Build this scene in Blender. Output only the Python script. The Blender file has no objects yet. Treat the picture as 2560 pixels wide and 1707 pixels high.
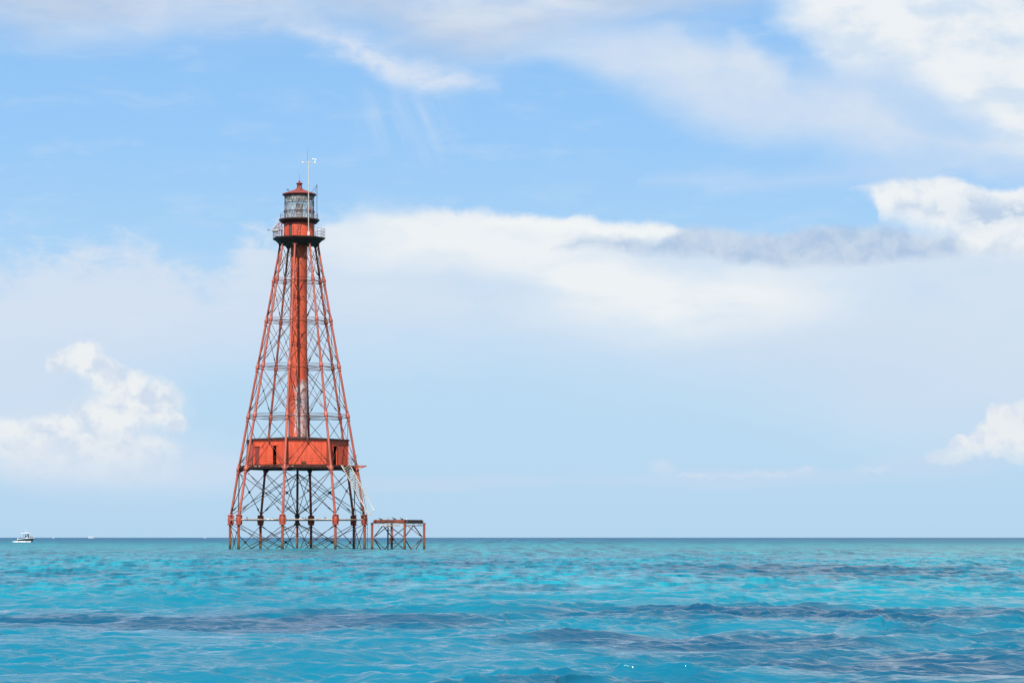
import bpy, bmesh, math, random
import numpy as np
from mathutils import Vector, Matrix
R_ = math.radians
random.seed(7)
scn = bpy.context.scene
COL = scn.collection

# ------------------------------------------------------------------ camera
F, CX, CY, HV = 6320.0, 1280.0, 853.5, 1343.2     # focal length and horizon row of the photograph
CAMH = 1.5
PITCH = math.atan((HV - CY) / F)
cam = bpy.data.cameras.new('camera'); cam_o = bpy.data.objects.new('camera', cam); COL.objects.link(cam_o)
cam.sensor_width = 36; cam.lens = 36 * F / 2560
cam.clip_start = 0.5; cam.clip_end = 120000
cam_o.location = (0, 0, CAMH); cam_o.rotation_euler = (math.pi / 2 + PITCH, 0, 0)
scn.camera = cam_o

def at(u, v, Y):
    """world point on the sight line of photo pixel u,v at distance Y"""
    xc, zc = (u - CX) / F, (CY - v) / F
    y = math.cos(PITCH) - zc * math.sin(PITCH); z = math.sin(PITCH) + zc * math.cos(PITCH)
    k = Y / y
    return Vector((xc * k, Y, CAMH + z * k))

# tower stands here; its local -Y looks at the camera
TY = 319.0
TP = at(742.6, HV + 28, TY); TP.z = 0
TROT = math.atan2(-TP.x, TP.y)
PXM = 19.78

# ------------------------------------------------------------------ view, sun
scn.view_settings.view_transform = 'Standard'; scn.view_settings.look = 'None'
scn.view_settings.exposure = 1.1; scn.view_settings.gamma = 1.0
scn.render.engine = 'CYCLES'
SUN_EL, SUN_LAZ = R_(46), R_(17)
sd = Matrix.Rotation(TROT, 3, 'Z') @ Vector((-math.sin(SUN_LAZ) * math.cos(SUN_EL), -math.cos(SUN_LAZ) * math.cos(SUN_EL), math.sin(SUN_EL)))
sun = bpy.data.lights.new('sun', 'SUN'); sun.energy = 5.0; sun.angle = R_(0.53); sun.color = (1, .965, .90)
so = bpy.data.objects.new('sun', sun); COL.objects.link(so)
so.rotation_euler = sd.to_track_quat('Z', 'Y').to_euler(); so.location = sd * 200

# ------------------------------------------------------------------ world: sky texture and clouds by direction
world = bpy.data.worlds.new('World'); scn.world = world; world.use_nodes = True
NT = world.node_tree; NT.nodes.clear()
class G:
    """small helper to write shader graphs"""
    def __init__(s, nt): s.nt = nt
    def n(s, t, **kw):
        nd = s.nt.nodes.new(t)
        for k, v in kw.items(): setattr(nd, k, v)
        return nd
    def put(s, sock, v):
        if hasattr(v, 'links') or isinstance(v, bpy.types.NodeSocket): s.nt.links.new(v, sock)
        else: sock.default_value = v
    def m(s, op, a, b=None, c=None, clamp=False):
        nd = s.n('ShaderNodeMath', operation=op, use_clamp=clamp)
        s.put(nd.inputs[0], a)
        if b is not None: s.put(nd.inputs[1], b)
        if c is not None: s.put(nd.inputs[2], c)
        return nd.outputs[0]
    def vm(s, op, a, b=None):
        nd = s.n('ShaderNodeVectorMath', operation=op); s.put(nd.inputs[0], a)
        if b is not None: s.put(nd.inputs[1], b)
        return nd.outputs['Value'] if op in ('LENGTH', 'DOT_PRODUCT') else nd.outputs['Vector']
    def scale(s, a, k):
        nd = s.n('ShaderNodeVectorMath', operation='SCALE'); s.put(nd.inputs[0], a); s.put(nd.inputs['Scale'], k); return nd.outputs['Vector']
    def comb(s, x, y, z):
        nd = s.n('ShaderNodeCombineXYZ'); s.put(nd.inputs[0], x); s.put(nd.inputs[1], y); s.put(nd.inputs[2], z); return nd.outputs[0]
    def noise(s, vec, scale, detail=5, rough=.5, dist=0.0, color=False, lac=2.0):
        nd = s.n('ShaderNodeTexNoise'); s.put(nd.inputs['Vector'], vec)
        nd.inputs['Scale'].default_value = scale; nd.inputs['Detail'].default_value = detail
        nd.inputs['Roughness'].default_value = rough; nd.inputs['Distortion'].default_value = dist
        nd.inputs['Lacunarity'].default_value = lac
        return nd.outputs['Color'] if color else nd.outputs['Fac']
    def ss(s, x, a, b, lo=0.0, hi=1.0, lin=False):
        nd = s.n('ShaderNodeMapRange', interpolation_type='LINEAR' if lin else 'SMOOTHSTEP', clamp=True)
        s.put(nd.inputs[0], x); s.put(nd.inputs[1], a); s.put(nd.inputs[2], b); s.put(nd.inputs[3], lo); s.put(nd.inputs[4], hi)
        return nd.outputs[0]
    def mix(s, f, a, b, blend='MIX'):
        nd = s.n('ShaderNodeMix', data_type='RGBA', blend_type=blend)
        s.put(nd.inputs[0], f)
        for i, v in ((6, a), (7, b)):
            s.put(nd.inputs[i], v if not isinstance(v, tuple) else (*v, 1.0)[:4])
        return nd.outputs[2]
def srgb(r, g, b):
    f = lambda c: (c / 255 / 12.92) if c <= 10 else ((c / 255 + .055) / 1.055) ** 2.4
    return (f(r), f(g), f(b))

g = G(NT)
tc = g.n('ShaderNodeTexCoord')
sep = g.n('ShaderNodeSeparateXYZ'); NT.links.new(tc.outputs['Generated'], sep.inputs[0])
AZ = g.m('MULTIPLY', g.m('ARCTAN2', sep.outputs[0], sep.outputs[1]), 57.29578)
EL = g.m('MULTIPLY', g.m('ARCSINE', sep.outputs[2]), 57.29578)
P = g.comb(AZ, EL, 0.0)
def azel(u, v): return (math.degrees(math.atan((u - CX) / F)), math.degrees(PITCH) + math.degrees(math.atan((CY - v) / F)))
def warp(p, scale, amp, detail=4, seed=0.0, sy=1.0, rough=.5):
    q = g.vm('MULTIPLY', p, (1.0, sy, 1.0)); q = g.vm('ADD', q, (seed, seed * .7, seed * 1.3))
    c = g.noise(q, scale, detail, rough, color=True)
    c = g.vm('SUBTRACT', c, (.5, .5, .5)); c = g.vm('MULTIPLY', c, (amp, amp / sy, 0.0))
    return g.vm('ADD', p, c)
def comps(p):
    s_ = g.n('ShaderNodeSeparateXYZ'); NT.links.new(p, s_.inputs[0]); return s_.outputs[0], s_.outputs[1]
def curve(x, pts):
    nd = g.n('ShaderNodeFloatCurve'); NT.links.new(x, nd.inputs['Value'])
    c = nd.mapping.curves[0]
    pp = []
    for (u, v) in pts:
        a, e = azel(u, v); pp.append(((a + 16) / 32, (e + 2) / 20))
    pp = [(0.0, pp[0][1])] + pp + [(1.0, pp[-1][1])]
    c.points[0].location = pp[0]; c.points[1].location = pp[-1]
    for q in pp[1:-1]: c.points.new(*q)
    for q in c.points: q.handle_type = 'AUTO_CLAMPED'
    nd.mapping.update()
    return g.m('MULTIPLY_ADD', nd.outputs[0], 20.0, -2.0)
def band(p, up, lo):
    """signed distance in degrees inside a cloud drawn by an upper and a lower edge"""
    a, e = comps(p)
    x = g.m('MULTIPLY_ADD', a, 1 / 32, .5)
    ds = []
    if up and lo:                                    # close the shape where it ends inside the drawn range
        if up[0][0] > -100: up = [(up[0][0] - 40, up[0][1] + 150)] + up; lo = [(lo[0][0] - 40, lo[0][1] - 150)] + lo
        if up[-1][0] < 2600: up = up + [(up[-1][0] + 40, up[-1][1] + 150)]; lo = lo + [(lo[-1][0] + 40, lo[-1][1] - 150)]
    if up: ds.append(g.m('SUBTRACT', curve(x, up), e))
    if lo: ds.append(g.m('SUBTRACT', e, curve(x, lo)))
    return ds
def blob(p, u, v, ru, rv, rot=0):
    a, e = azel(u, v)
    mp = g.n('ShaderNodeMapping', vector_type='TEXTURE'); NT.links.new(p, mp.inputs[0])
    mp.inputs['Location'].default_value = (a, e, 0); mp.inputs['Rotation'].default_value = (0, 0, R_(rot))
    mp.inputs['Scale'].default_value = (ru / 110.3, rv / 110.3, 1)
    return g.m('SUBTRACT', 1.0, g.vm('LENGTH', mp.outputs[0]))
def blobs(p, lst):
    r = None
    for b in lst:
        x = blob(p, *b); r = x if r is None else g.m('SMOOTH_MAX', r, x, .25)
    return r

sky = g.n('ShaderNodeTexSky', sky_type='NISHITA', sun_disc=False)
sky.sun_elevation = SUN_EL; sky.sun_rotation = math.atan2(sd.x, sd.y)
sky.altitude = 0; sky.air_density = 1.0; sky.dust_density = .35; sky.ozone_density = 2.2
SKYS = .12
skyc = g.scale(sky.outputs[0], SKYS)
skyc = g.vm('MULTIPLY', skyc, (1.0, 1.0, 1.0))
# clear air low over the sea is blue in this photo: lay the measured horizon colours over the physical sky
ramp = g.n('ShaderNodeValToRGB'); NT.links.new(g.m('MULTIPLY', EL, 1 / 20.0, clamp=True), ramp.inputs[0])
_st = [(0.0, (174, 211, 241)), (.15, (181, 215, 242)), (.30, (171, 211, 246)), (.45, (151, 201, 248)), (.60, (140, 193, 246)), (1.0, (120, 172, 232))]
cr = ramp.color_ramp
cr.elements[0].position = 0; cr.elements[0].color = (*srgb(*_st[0][1]), 1); cr.elements[1].position = 1; cr.elements[1].color = (*srgb(*_st[-1][1]), 1)
for p_, c_ in _st[1:-1]: cr.elements.new(p_).color = (*srgb(*c_), 1)
cur = g.mix(g.ss(EL, 12.5, 19, .92, .0), skyc, ramp.outputs[0])
W1 = warp(P, .45, 1.3, 4, 3.1, 1.8)            # large soft warp
W2 = warp(W1, 2.2, .38, 5, 9.0, 1.5)           # + medium
W3 = warp(warp(P, 1.1, .35, 3, 15.0), 4.0, .20, 8, 5.0, 1.0, .6)        # crisp, for cumulus
def layer(cur, mask, col): return g.mix(mask, cur, col)

# general broken cloud away from the photographed piece of sky
gen = g.ss(g.noise(g.vm('MULTIPLY', P, (.05, .12, 1)), 1.0, 6, .55), .45, .62)
gen = g.m('MULTIPLY', g.m('MULTIPLY', gen, g.ss(EL, 12.5, 15.0, 0.0, 1.0)), g.ss(EL, 13.5, 22, .7, .18))
cur = layer(cur, gen, srgb(228, 234, 243))
# thin veil low in the sky
tint = g.ss(EL, 0.0, 7.5, .30, .0)
# top veil
up, = band(W1, None, [(-300, 110), (0, 130), (100, 150), (300, 135), (500, 105), (700, 100), (850, 95), (1000, 135), (1200, 185), (1330, 150), (1500, 100), (1700, 78), (1860, 60), (1930, 30), (2000, -40), (2600, -90)])
st1 = g.noise(g.vm('MULTIPLY', W1, (.55, 1.5, 1)), 1.3, 7, .6)
m_ = g.m('MULTIPLY', g.ss(up, -.35, 1.1), g.ss(st1, .25, .62, .66, .96))
cur = layer(cur, m_, g.mix(g.ss(g.noise(g.vm('MULTIPLY', W1, (.18, .9, 1)), 1.0, 5, .5), .4, .62), srgb(190, 207, 230), srgb(214, 224, 238)))
# central falling cirrus
ds = band(W2, [(640, 60), (700, 45), (780, 52), (900, 80), (1000, 112), (1080, 130), (1180, 180), (1260, 235)], [(640, 62), (700, 75), (800, 128), (900, 175), (1000, 222), (1100, 245), (1180, 245), (1260, 240)])
d = g.m('MINIMUM', ds[0], ds[1])
st = g.noise(g.vm('MULTIPLY', W2, (1.0, 2.2, 1)), 1.8, 8, .65)
m_ = g.m('MULTIPLY', g.ss(d, -.15, .55), g.ss(st, .28, .6, .45, .9))
cur = layer(cur, m_, srgb(222, 230, 243))
vg = g.noise(g.vm('MULTIPLY', g.vm('ADD', P, g.scale(g.comb(g.m('MULTIPLY', comps(P)[1], .4), 0.0, 0.0), 1.0)), (2.0, .3, 1)), 1.3, 5, .55)
f_ = blobs(W1, [(1080, 300, 130, 170, -18), (960, 300, 120, 130, 0)])
cur = layer(cur, g.m('MULTIPLY', g.ss(f_, 0, 1.0, 0, .48), g.ss(vg, .25, .8)), srgb(215, 226, 243))
# right-hand mid cirrus sheet
ds = band(W2, [(1260, 140), (1330, 118), (1450, 92), (1600, 82), (1710, 66), (1740, 95), (1800, 112), (1850, 85), (1900, 118), (1970, 160), (2000, 200), (2150, 210), (2250, 270), (2330, 330), (2450, 345), (2560, 330), (2700, 300)],
          [(1260, 142), (1340, 150), (1500, 200), (1650, 275), (1780, 335), (2000, 375), (2200, 425), (2400, 450), (2700, 470)])
d = g.m('MINIMUM', ds[0], g.m('MULTIPLY', ds[1], .5))
st = g.noise(g.vm('MULTIPLY', W2, (.55, .9, 1)), 1.3, 7, .58)
m_ = g.m('MULTIPLY', g.ss(d, -.2, .6), g.ss(st, .3, .62, .58, .96))
cur = layer(cur, m_, srgb(217, 228, 242))
cur = layer(cur, g.ss(blobs(W1, [(2270, 260, 420, 190, -12), (1850, 250, 330, 130, -10), (1620, 130, 420, 90, -6)]), -.1, .8, 0, .62), srgb(206, 222, 242))
# faint lens of veil beneath it
ds = band(W1, [(1600, 440), (1900, 425), (2200, 415), (2700, 420)], [(1600, 455), (1900, 470), (2200, 470), (2700, 470)])
cur = layer(cur, g.ss(g.m('MINIMUM', ds[0], ds[1]), -.2, .3, 0, .35), srgb(205, 220, 243))
# big white sheet in the upper right
lo, = band(W2, None, [(1880, -60), (1912, 28), (1930, 72), (1990, 115), (2050, 175), (2110, 215), (2250, 240), (2350, 290), (2430, 350), (2560, 440), (2700, 480)])
lo = g.m('MINIMUM', lo, g.m('MULTIPLY', g.m('SUBTRACT', comps(W2)[0], azel(1915, 0)[0]), .8))
st = g.noise(g.vm('MULTIPLY', W1, (.6, 1.1, 1)), 1.1, 7, .55)
cur = layer(cur, g.m('MULTIPLY', g.ss(lo, -.15, 1.0), g.ss(st, .3, .6, .82, .98)), g.mix(g.ss(st, .35, .62), srgb(218, 230, 242), srgb(238, 242, 245)))
# the long shelf of altostratus
ds = band(W3, [(-300, 600), (0, 608), (90, 618), (170, 598), (290, 572), (350, 580), (400, 600), (440, 640), (500, 650), (570, 605), (640, 545), (740, 522), (830, 509), (1000, 511), (1200, 527), (1400, 543), (1560, 562), (1660, 558), (1712, 575), (1740, 600), (1800, 618), (2000, 620), (2200, 600), (2700, 600)],
          [(-300, 1060), (0, 1030), (300, 980), (600, 960), (900, 960), (1200, 950), (1500, 980), (1900, 1030), (2300, 1150), (2700, 1150)])
st = g.noise(g.vm('MULTIPLY', W1, (.35, 1.0, 1)), 1.0, 7, .55)
ed = g.ss(AZ, azel(560, 0)[0], azel(1150, 0)[0], 1.1, .18)
ragged = g.noise(warp(g.vm('MULTIPLY', P, (1, 1.6, 1)), .8, 1.2, 4, 30.0), 1.1, 8, .62)
up_s = g.m('ADD', ds[0], g.m('MULTIPLY', g.m('SUBTRACT', ragged, .52), g.ss(AZ, azel(650, 0)[0], azel(950, 0)[0], 3.2, .15)))       # crisper edge towards the right
m_ = g.m('MULTIPLY', g.ss(up_s, -.12, ed), g.ss(ds[1], -.7, 2.1))
m_ = g.m('MULTIPLY', m_, g.ss(st, .3, .6, .78, .97))
core = g.m('MAXIMUM', g.ss(blobs(W1, [(1250, 600, 560, 110, -3), (1750, 760, 520, 130, 2), (960, 590, 280, 110, 0), (1480, 700, 420, 90, -12)]), -.05, .75), 0.0)
cc = g.mix(g.m('MULTIPLY', core, g.ss(st, .25, .6, .65, 1.0)), srgb(212, 226, 242), srgb(239, 243, 245))
cur = layer(cur, m_, cc)
# bright lip along the shelf's right end
ds = band(W3, [(1180, 560), (1300, 540), (1450, 540), (1560, 556), (1650, 558), (1712, 572), (1735, 592)], [(1180, 562), (1300, 575), (1450, 595), (1560, 606), (1650, 606), (1735, 594)])
cur = layer(cur, g.ss(g.m('MINIMUM', ds[0], ds[1]), -.05, .18, 0, .85), srgb(243, 246, 246))
# grey band of nearer cloud
ds = band(W3, [(1370, 628), (1440, 600), (1520, 584), (1580, 588), (1640, 600), (1680, 584), (1730, 560), (1800, 564), (1900, 582), (2000, 570), (2080, 562), (2180, 560), (2260, 572), (2380, 590), (2460, 600), (2600, 612)],
          [(1370, 630), (1500, 630), (1600, 642), (1800, 660), (1900, 674), (2050, 680), (2250, 668), (2340, 660), (2470, 655), (2600, 655)])
d = g.m('MINIMUM', ds[0], ds[1])
st = g.noise(W3, 1.4, 8, .55)
cur = layer(cur, g.ss(d, -.05, .25, 0, .95), g.mix(g.ss(st, .35, .65), srgb(174, 198, 227), srgb(201, 216, 234)))
# towering cloud at the right edge with a grey heart
ds = band(W3, [(2130, 478), (2160, 472), (2250, 458), (2380, 450), (2430, 468), (2490, 482), (2560, 475), (2700, 460)], [(2130, 478), (2170, 492), (2195, 515), (2200, 560), (2300, 600), (2400, 640), (2470, 668), (2560, 672), (2700, 675)])
cur = layer(cur, g.ss(g.m('MINIMUM', ds[0], g.m('MULTIPLY', ds[1], .3)), -.04, .16, 0, .95), g.mix(g.ss(st, .35, .6), srgb(218, 229, 241), srgb(241, 244, 245)))
ds = band(W3, [(2230, 532), (2330, 508), (2400, 500), (2480, 508), (2560, 512), (2700, 512)], [(2230, 540), (2330, 552), (2400, 575), (2480, 605), (2560, 585), (2700, 585)])
st9 = g.noise(g.vm('MULTIPLY', W3, (.7, 1.2, 1)), 1.5, 7, .55)
cur = layer(cur, g.m('MULTIPLY', g.ss(g.m('MINIMUM', ds[0], ds[1]), -.12, .3), g.ss(st9, .40, .56, .15, .92)), srgb(184, 205, 231))
# pale moist air with distant cumulus
cur = layer(cur, g.ss(blobs(W1, [(250, 1150, 480, 130, 0), (60, 1000, 300, 230, 0), (480, 1180, 300, 80, 0), (250, 800, 600, 200, 0)]), 0, .8, 0, .6), srgb(212, 224, 242))
cur = layer(cur, g.ss(blobs(W1, [(1850, 1195, 620, 34, 0), (1100, 1205, 600, 26, 0), (2330, 1165, 280, 40, 4)]), 0, .8, 0, .38), srgb(203, 217, 239))
cur = layer(cur, g.ss(blobs(W1, [(2250, 950, 700, 260, -8)]), 0, 1.0, 0, .5), srgb(198, 218, 240))
cur = layer(cur, g.ss(blobs(W2, [(230, 1110, 260, 120, 0), (60, 1120, 160, 110, 0), (330, 1010, 150, 110, 0)]), -.05, .8, 0, .6), srgb(223, 231, 241))
W4 = warp(W3, 6.0, .26, 7, 2.0, 1.0, .62)
f_ = blobs(W4, [(20, 1085, 70, 40, 0), (0, 1150, 120, 60, 0), (142, 912, 40, 34, 0), (200, 885, 58, 26, 12), (225, 920, 60, 40, 0), (175, 905, 60, 34, 0), (265, 945, 60, 48, 0), (330, 985, 90, 62, -20), (405, 1010, 58, 70, 0), (440, 1062, 36, 34, 0), (290, 1040, 120, 62, 0), (110, 1090, 92, 46, 0), (150, 1065, 60, 30, 0), (262, 1110, 110, 60, 0), (370, 1135, 90, 50, 0), (120, 1150, 150, 60, 0), (300, 1180, 190, 50, 0)])
cn = g.noise(W4, 1.8, 7, .55)
body = g.ss(f_, -.08, .5, 0, .85)
vfade = g.ss(comps(W4)[1], azel(0, 1190)[1], azel(0, 1040)[1], .15, 1)
cur = layer(cur, g.m('MULTIPLY', body, vfade), g.mix(g.ss(cn, .34, .60), srgb(208, 220, 237), srgb(241, 243, 243)))
f_ = blobs(W4, [(2560, 1060, 90, 62, 0), (2500, 1050, 42, 40, 0), (2480, 1105, 70, 48, 0), (2398, 1118, 42, 34, 0), (2370, 1140, 70, 26, 0), (2560, 1120, 80, 50, 0)])
vf = g.ss(comps(W4)[1], azel(0, 1175)[1], azel(0, 1095)[1], .2, .9)
cur = layer(cur, g.m('MULTIPLY', g.ss(f_, -.02, .3), vf), g.mix(g.ss(cn, .36, .6), srgb(214, 225, 240), srgb(236, 239, 241)))
f_ = blobs(W4, [(1652, 1170, 52, 30, 0), (2010, 1176, 34, 16, 0), (1740, 1186, 70, 12, 0), (1900, 1188, 160, 12, 0), (2180, 1174, 60, 12, 0)])
cur = layer(cur, g.ss(f_, -.1, .9, 0, .42), srgb(216, 225, 241))
wsp = g.noise(warp(g.vm('MULTIPLY', P, (.42, 1.5, 1)), .7, .9, 5, 21.0), 1.2, 9, .64)
cur = layer(cur, g.m('MULTIPLY', g.ss(wsp, .48, .74, 0, .16), g.ss(EL, 2.0, 6.0)), srgb(226, 234, 243))
bg = g.n('ShaderNodeBackground'); NT.links.new(cur, bg.inputs[0]); bg.inputs[1].default_value = .467
wo = g.n('ShaderNodeOutputWorld'); NT.links.new(bg.outputs[0], wo.inputs[0])
try:
    world.cycles.sampling_method = 'MANUAL'; world.cycles.sample_map_resolution = 512
except Exception: pass

# ------------------------------------------------------------------ helpers
def tag(o, label=None, cat=None, group=None, kind=None):
    if label: o['label'] = label
    if cat: o['category'] = cat
    if group: o['group'] = group
    if kind: o['kind'] = kind
    return o
def empty(name, loc=(0, 0, 0), rz=0.0):
    o = bpy.data.objects.new(name, None); COL.objects.link(o); o.location = loc; o.rotation_euler = (0, 0, rz)
    o.empty_display_size = .5
    return o
def frame(d):
    d = Vector(d).normalized()
    a = Vector((0, 0, 1)) if abs(d.z) < .95 else Vector((1, 0, 0))
    x = a.cross(d).normalized(); return x, d.cross(x).normalized(), d
class MB:
    def __init__(s): s.v = []; s.f = []
    def add(s, vs, fs):
        b = len(s.v); s.v += [tuple(x) for x in vs]; s.f += [tuple(i + b for i in f) for f in fs]; return s
    def tube(s, p0, p1, r0, r1=None, n=8, cap=True):
        if r1 is None: r1 = r0
        p0, p1 = Vector(p0), Vector(p1); x, y, _ = frame(p1 - p0); vs = []
        for p, r in ((p0, r0), (p1, r1)):
            for k in range(n):
                a = 2 * math.pi * (k + .5) / n; vs.append(p + x * (r * math.cos(a)) + y * (r * math.sin(a)))
        fs = [(k, (k + 1) % n, n + (k + 1) % n, n + k) for k in range(n)]
        if cap: fs += [tuple(range(n - 1, -1, -1)), tuple(range(n, 2 * n))]
        return s.add(vs, fs)
    def path(s, pts, r, n=6):
        for a, b in zip(pts[:-1], pts[1:]): s.tube(a, b, r, r, n)
        return s
    def loft(s, pts, radii, n=10, squash=1.0):
        pts = [Vector(p) for p in pts]; vs = []
        for i, p in enumerate(pts):
            d = (pts[min(i + 1, len(pts) - 1)] - pts[max(i - 1, 0)]); x, y, _ = frame(d)
            for k in range(n):
                a = 2 * math.pi * k / n; vs.append(p + x * radii[i] * squash * math.cos(a) + y * radii[i] * math.sin(a))
        fs = []
        for i in range(len(pts) - 1):
            for k in range(n): fs.append((i * n + k, i * n + (k + 1) % n, (i + 1) * n + (k + 1) % n, (i + 1) * n + k))
        fs += [tuple(range(n - 1, -1, -1)), tuple(range((len(pts) - 1) * n, len(pts) * n))]
        return s.add(vs, fs)
    def lathe(s, prof, n=24, c=(0, 0), ph=0.0, cap=True):
        """prof = [(r,z)] bottom to top round a vertical axis"""
        vs = []
        for r, z in prof:
            for k in range(n):
                a = ph + 2 * math.pi * k / n; vs.append((c[0] + r * math.sin(a), c[1] - r * math.cos(a), z))
        fs = []
        for i in range(len(prof) - 1):
            for k in range(n): fs.append((i * n + k, i * n + (k + 1) % n, (i + 1) * n + (k + 1) % n, (i + 1) * n + k))
        if cap: fs += [tuple(range(n - 1, -1, -1)), tuple(range((len(prof) - 1) * n, len(prof) * n))]
        return s.add(vs, fs)
    def box(s, c, sx, sy, sz, x=(1, 0, 0), y=(0, 1, 0), z=(0, 0, 1)):
        c, x, y, z = Vector(c), Vector(x), Vector(y), Vector(z)
        vs = [c + x * (i * sx / 2) + y * (j * sy / 2) + z * (k * sz / 2) for i in (-1, 1) for j in (-1, 1) for k in (-1, 1)]
        return s.add(vs, [(0, 1, 3, 2), (4, 6, 7, 5), (0, 4, 5, 1), (2, 3, 7, 6), (0, 2, 6, 4), (1, 5, 7, 3)])
    def beam(s, p0, p1, w, h):
        p0, p1 = Vector(p0), Vector(p1); x, y, d = frame(p1 - p0)
        return s.box((p0 + p1) / 2, w, h, (p1 - p0).length, x, y, d)
    def prism(s, poly, z0, z1):
        n = len(poly); vs = [(p[0], p[1], z0) for p in poly] + [(p[0], p[1], z1) for p in poly]
        return s.add(vs, [tuple(range(n - 1, -1, -1)), tuple(range(n, 2 * n))] + [(k, (k + 1) % n, n + (k + 1) % n, n + k) for k in range(n)])
    def slab(s, pts, nrm, t):
        """flat polygon in space given a thickness along nrm"""
        n = len(pts); nv = Vector(nrm).normalized() * (t / 2)
        vs = [Vector(p) - nv for p in pts] + [Vector(p) + nv for p in pts]
        return s.add(vs, [tuple(range(n - 1, -1, -1)), tuple(range(n, 2 * n))] + [(k, (k + 1) % n, n + (k + 1) % n, n + k) for k in range(n)])
    def build(s, name, mat, parent=None, smooth=True):
        me = bpy.data.meshes.new(name); me.from_pydata(s.v, [], s.f); me.materials.append(mat)
        bm = bmesh.new(); bm.from_mesh(me); bmesh.ops.recalc_face_normals(bm, faces=bm.faces); bm.to_mesh(me); bm.free()
        if smooth:
            me.polygons.foreach_set('use_smooth', [True] * len(me.polygons)); me.set_sharp_from_angle(angle=R_(38))
        o = bpy.data.objects.new(name, me); COL.objects.link(o)
        if parent: o.parent = parent
        return o

# ------------------------------------------------------------------ materials
def new_mat(name):
    m = bpy.data.materials.new(name); m.use_nodes = True; nt = m.node_tree; nt.nodes.clear(); q = G(nt)
    b = q.n('ShaderNodeBsdfPrincipled'); o = q.n('ShaderNodeOutputMaterial'); nt.links.new(b.outputs[0], o.inputs[0])
    t = q.n('ShaderNodeTexCoord')
    return m, q, b, t.outputs['Object']
def paint(name, base, alt, rust=(.05, .014, .008), amount=.5, white=0.0, scale=1.0, rough=.55, bump=.15, stretch=(1, 1, .45), objvar=.0):
    """old iron paint: blotches of a second tone, rust flecks and runs, optional bird lime"""
    m, q, b, oc = new_mat(name)
    oi = q.n('ShaderNodeObjectInfo')
    p = q.vm('ADD', oc, q.scale(q.comb(oi.outputs['Random'], oi.outputs['Random'], oi.outputs['Random']), 37.0))
    ps = q.vm('MULTIPLY', p, stretch)
    n1 = q.noise(ps, .8 * scale, 6, .6); n2 = q.noise(ps, 4.5 * scale, 8, .68, .3); n3 = q.noise(p, 14 * scale, 5, .6)
    c = q.mix(q.ss(n1, .35, .65), base, alt)
    th = .5 + .17 * (1 - amount) + .02
    c = q.mix(q.ss(n2, th, th + .07, 0, .9), c, rust)
    c = q.mix(q.ss(n3, .62, .72, 0, .35 + .4 * amount), c, rust)
    n5 = q.noise(q.vm('MULTIPLY', q.vm('ADD', p, (5, 9, 2)), (1, 1, .16)), 2.3 * scale, 6, .62)      # long runs of rust and grime
    c = q.mix(q.ss(n5, .54, .68, 0, .30 + .45 * amount), c, (rust[0] * 1.3, rust[1] * 1.4, rust[2] * 1.4))
    if white > 0:
        n4 = q.noise(q.vm('ADD', p, (11, 5, 3)), 1.1 * scale, 7, .7)
        t = .5 + .16 * (1 - white)
        c = q.mix(q.ss(n4, t, t + .08, 0, .9), c, (.62, .60, .55))
    if objvar:
        c = q.mix(q.m('MULTIPLY', oi.outputs['Random'], objvar), c, (rust[0] * .6, rust[1] * .6, rust[2] * .6))
    q.put(b.inputs['Base Color'], c); b.inputs['Roughness'].default_value = rough
    b.inputs['Specular IOR Level'].default_value = .3
    bp = q.n('ShaderNodeBump'); bp.inputs['Strength'].default_value = bump; bp.inputs['Distance'].default_value = .03
    q.put(bp.inputs['Height'], n2); q.put(b.inputs['Normal'], bp.outputs[0])
    return m
def tide(mat, z0, z1, col):
    """weed and wet rust on the lowest metre above the sea"""
    nt = mat.node_tree; q = G(nt); b = [n for n in nt.nodes if n.type == 'BSDF_PRINCIPLED'][0]
    src = b.inputs['Base Color'].links[0].from_socket; t = q.n('ShaderNodeTexCoord'); s = q.n('ShaderNodeSeparateXYZ'); q.put(s.inputs[0], t.outputs['Object'])
    n = q.noise(t.outputs['Object'], 2.0, 5, .6)
    z = q.m('ADD', s.outputs[2], q.m('MULTIPLY', q.m('SUBTRACT', n, .5), 1.2))
    q.put(b.inputs['Base Color'], q.mix(q.ss(z, z0, z1, .9, 0), src, col))
def plain(name, col, rough=.5, metal=0.0, var=.15):
    m, q, b, oc = new_mat(name)
    n = q.noise(oc, 6.0, 5, .6)
    k = tuple(x * (1 - var) for x in col)
    q.put(b.inputs['Base Color'], q.mix(q.ss(n, .35, .65), col, k)); b.inputs['Roughness'].default_value = rough; b.inputs['Metallic'].default_value = metal
    return m
M = {}
M['leg'] = paint('faded red leg paint', (0.2574, 0.0585, 0.0374), (0.1872, 0.0359, 0.0234), (0.0663, 0.0195, 0.0125), .45, .10, 1.0)
M['wall'] = paint('orange red wall paint', (0.4134, 0.0593, 0.0265), (0.3276, 0.0406, 0.0172), (0.1326, 0.0156, 0.0078), .62, 0, 1.3, .5)
M['roof'] = paint('dull red roof paint', (0.1482, 0.0265, 0.0218), (0.1170, 0.0203, 0.0172), (0.0390, 0.0094, 0.0078), .5, .15, 1.6)
M['girder'] = paint('dark rusted girder', (0.0351, 0.0125, 0.0094), (0.0156, 0.0094, 0.0086), (0.1170, 0.0234, 0.0140), .45, .05, 1.6, .7)
M['rod'] = paint('rusted brace rod', (0.150, 0.036, 0.024), (0.060, 0.019, 0.014), (0.0140, 0.0078, 0.0070), .7, .14, .9, .7, 0, (1, 1, 1), .8)
M['rodlow'] = paint('rusted lower brace with lime', (0.0585, 0.0203, 0.0140), (0.0234, 0.0125, 0.0109), (0.0094, 0.0070, 0.0062), .6, .22, .8, .75, 0, (1, 1, 1), .7)
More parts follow.
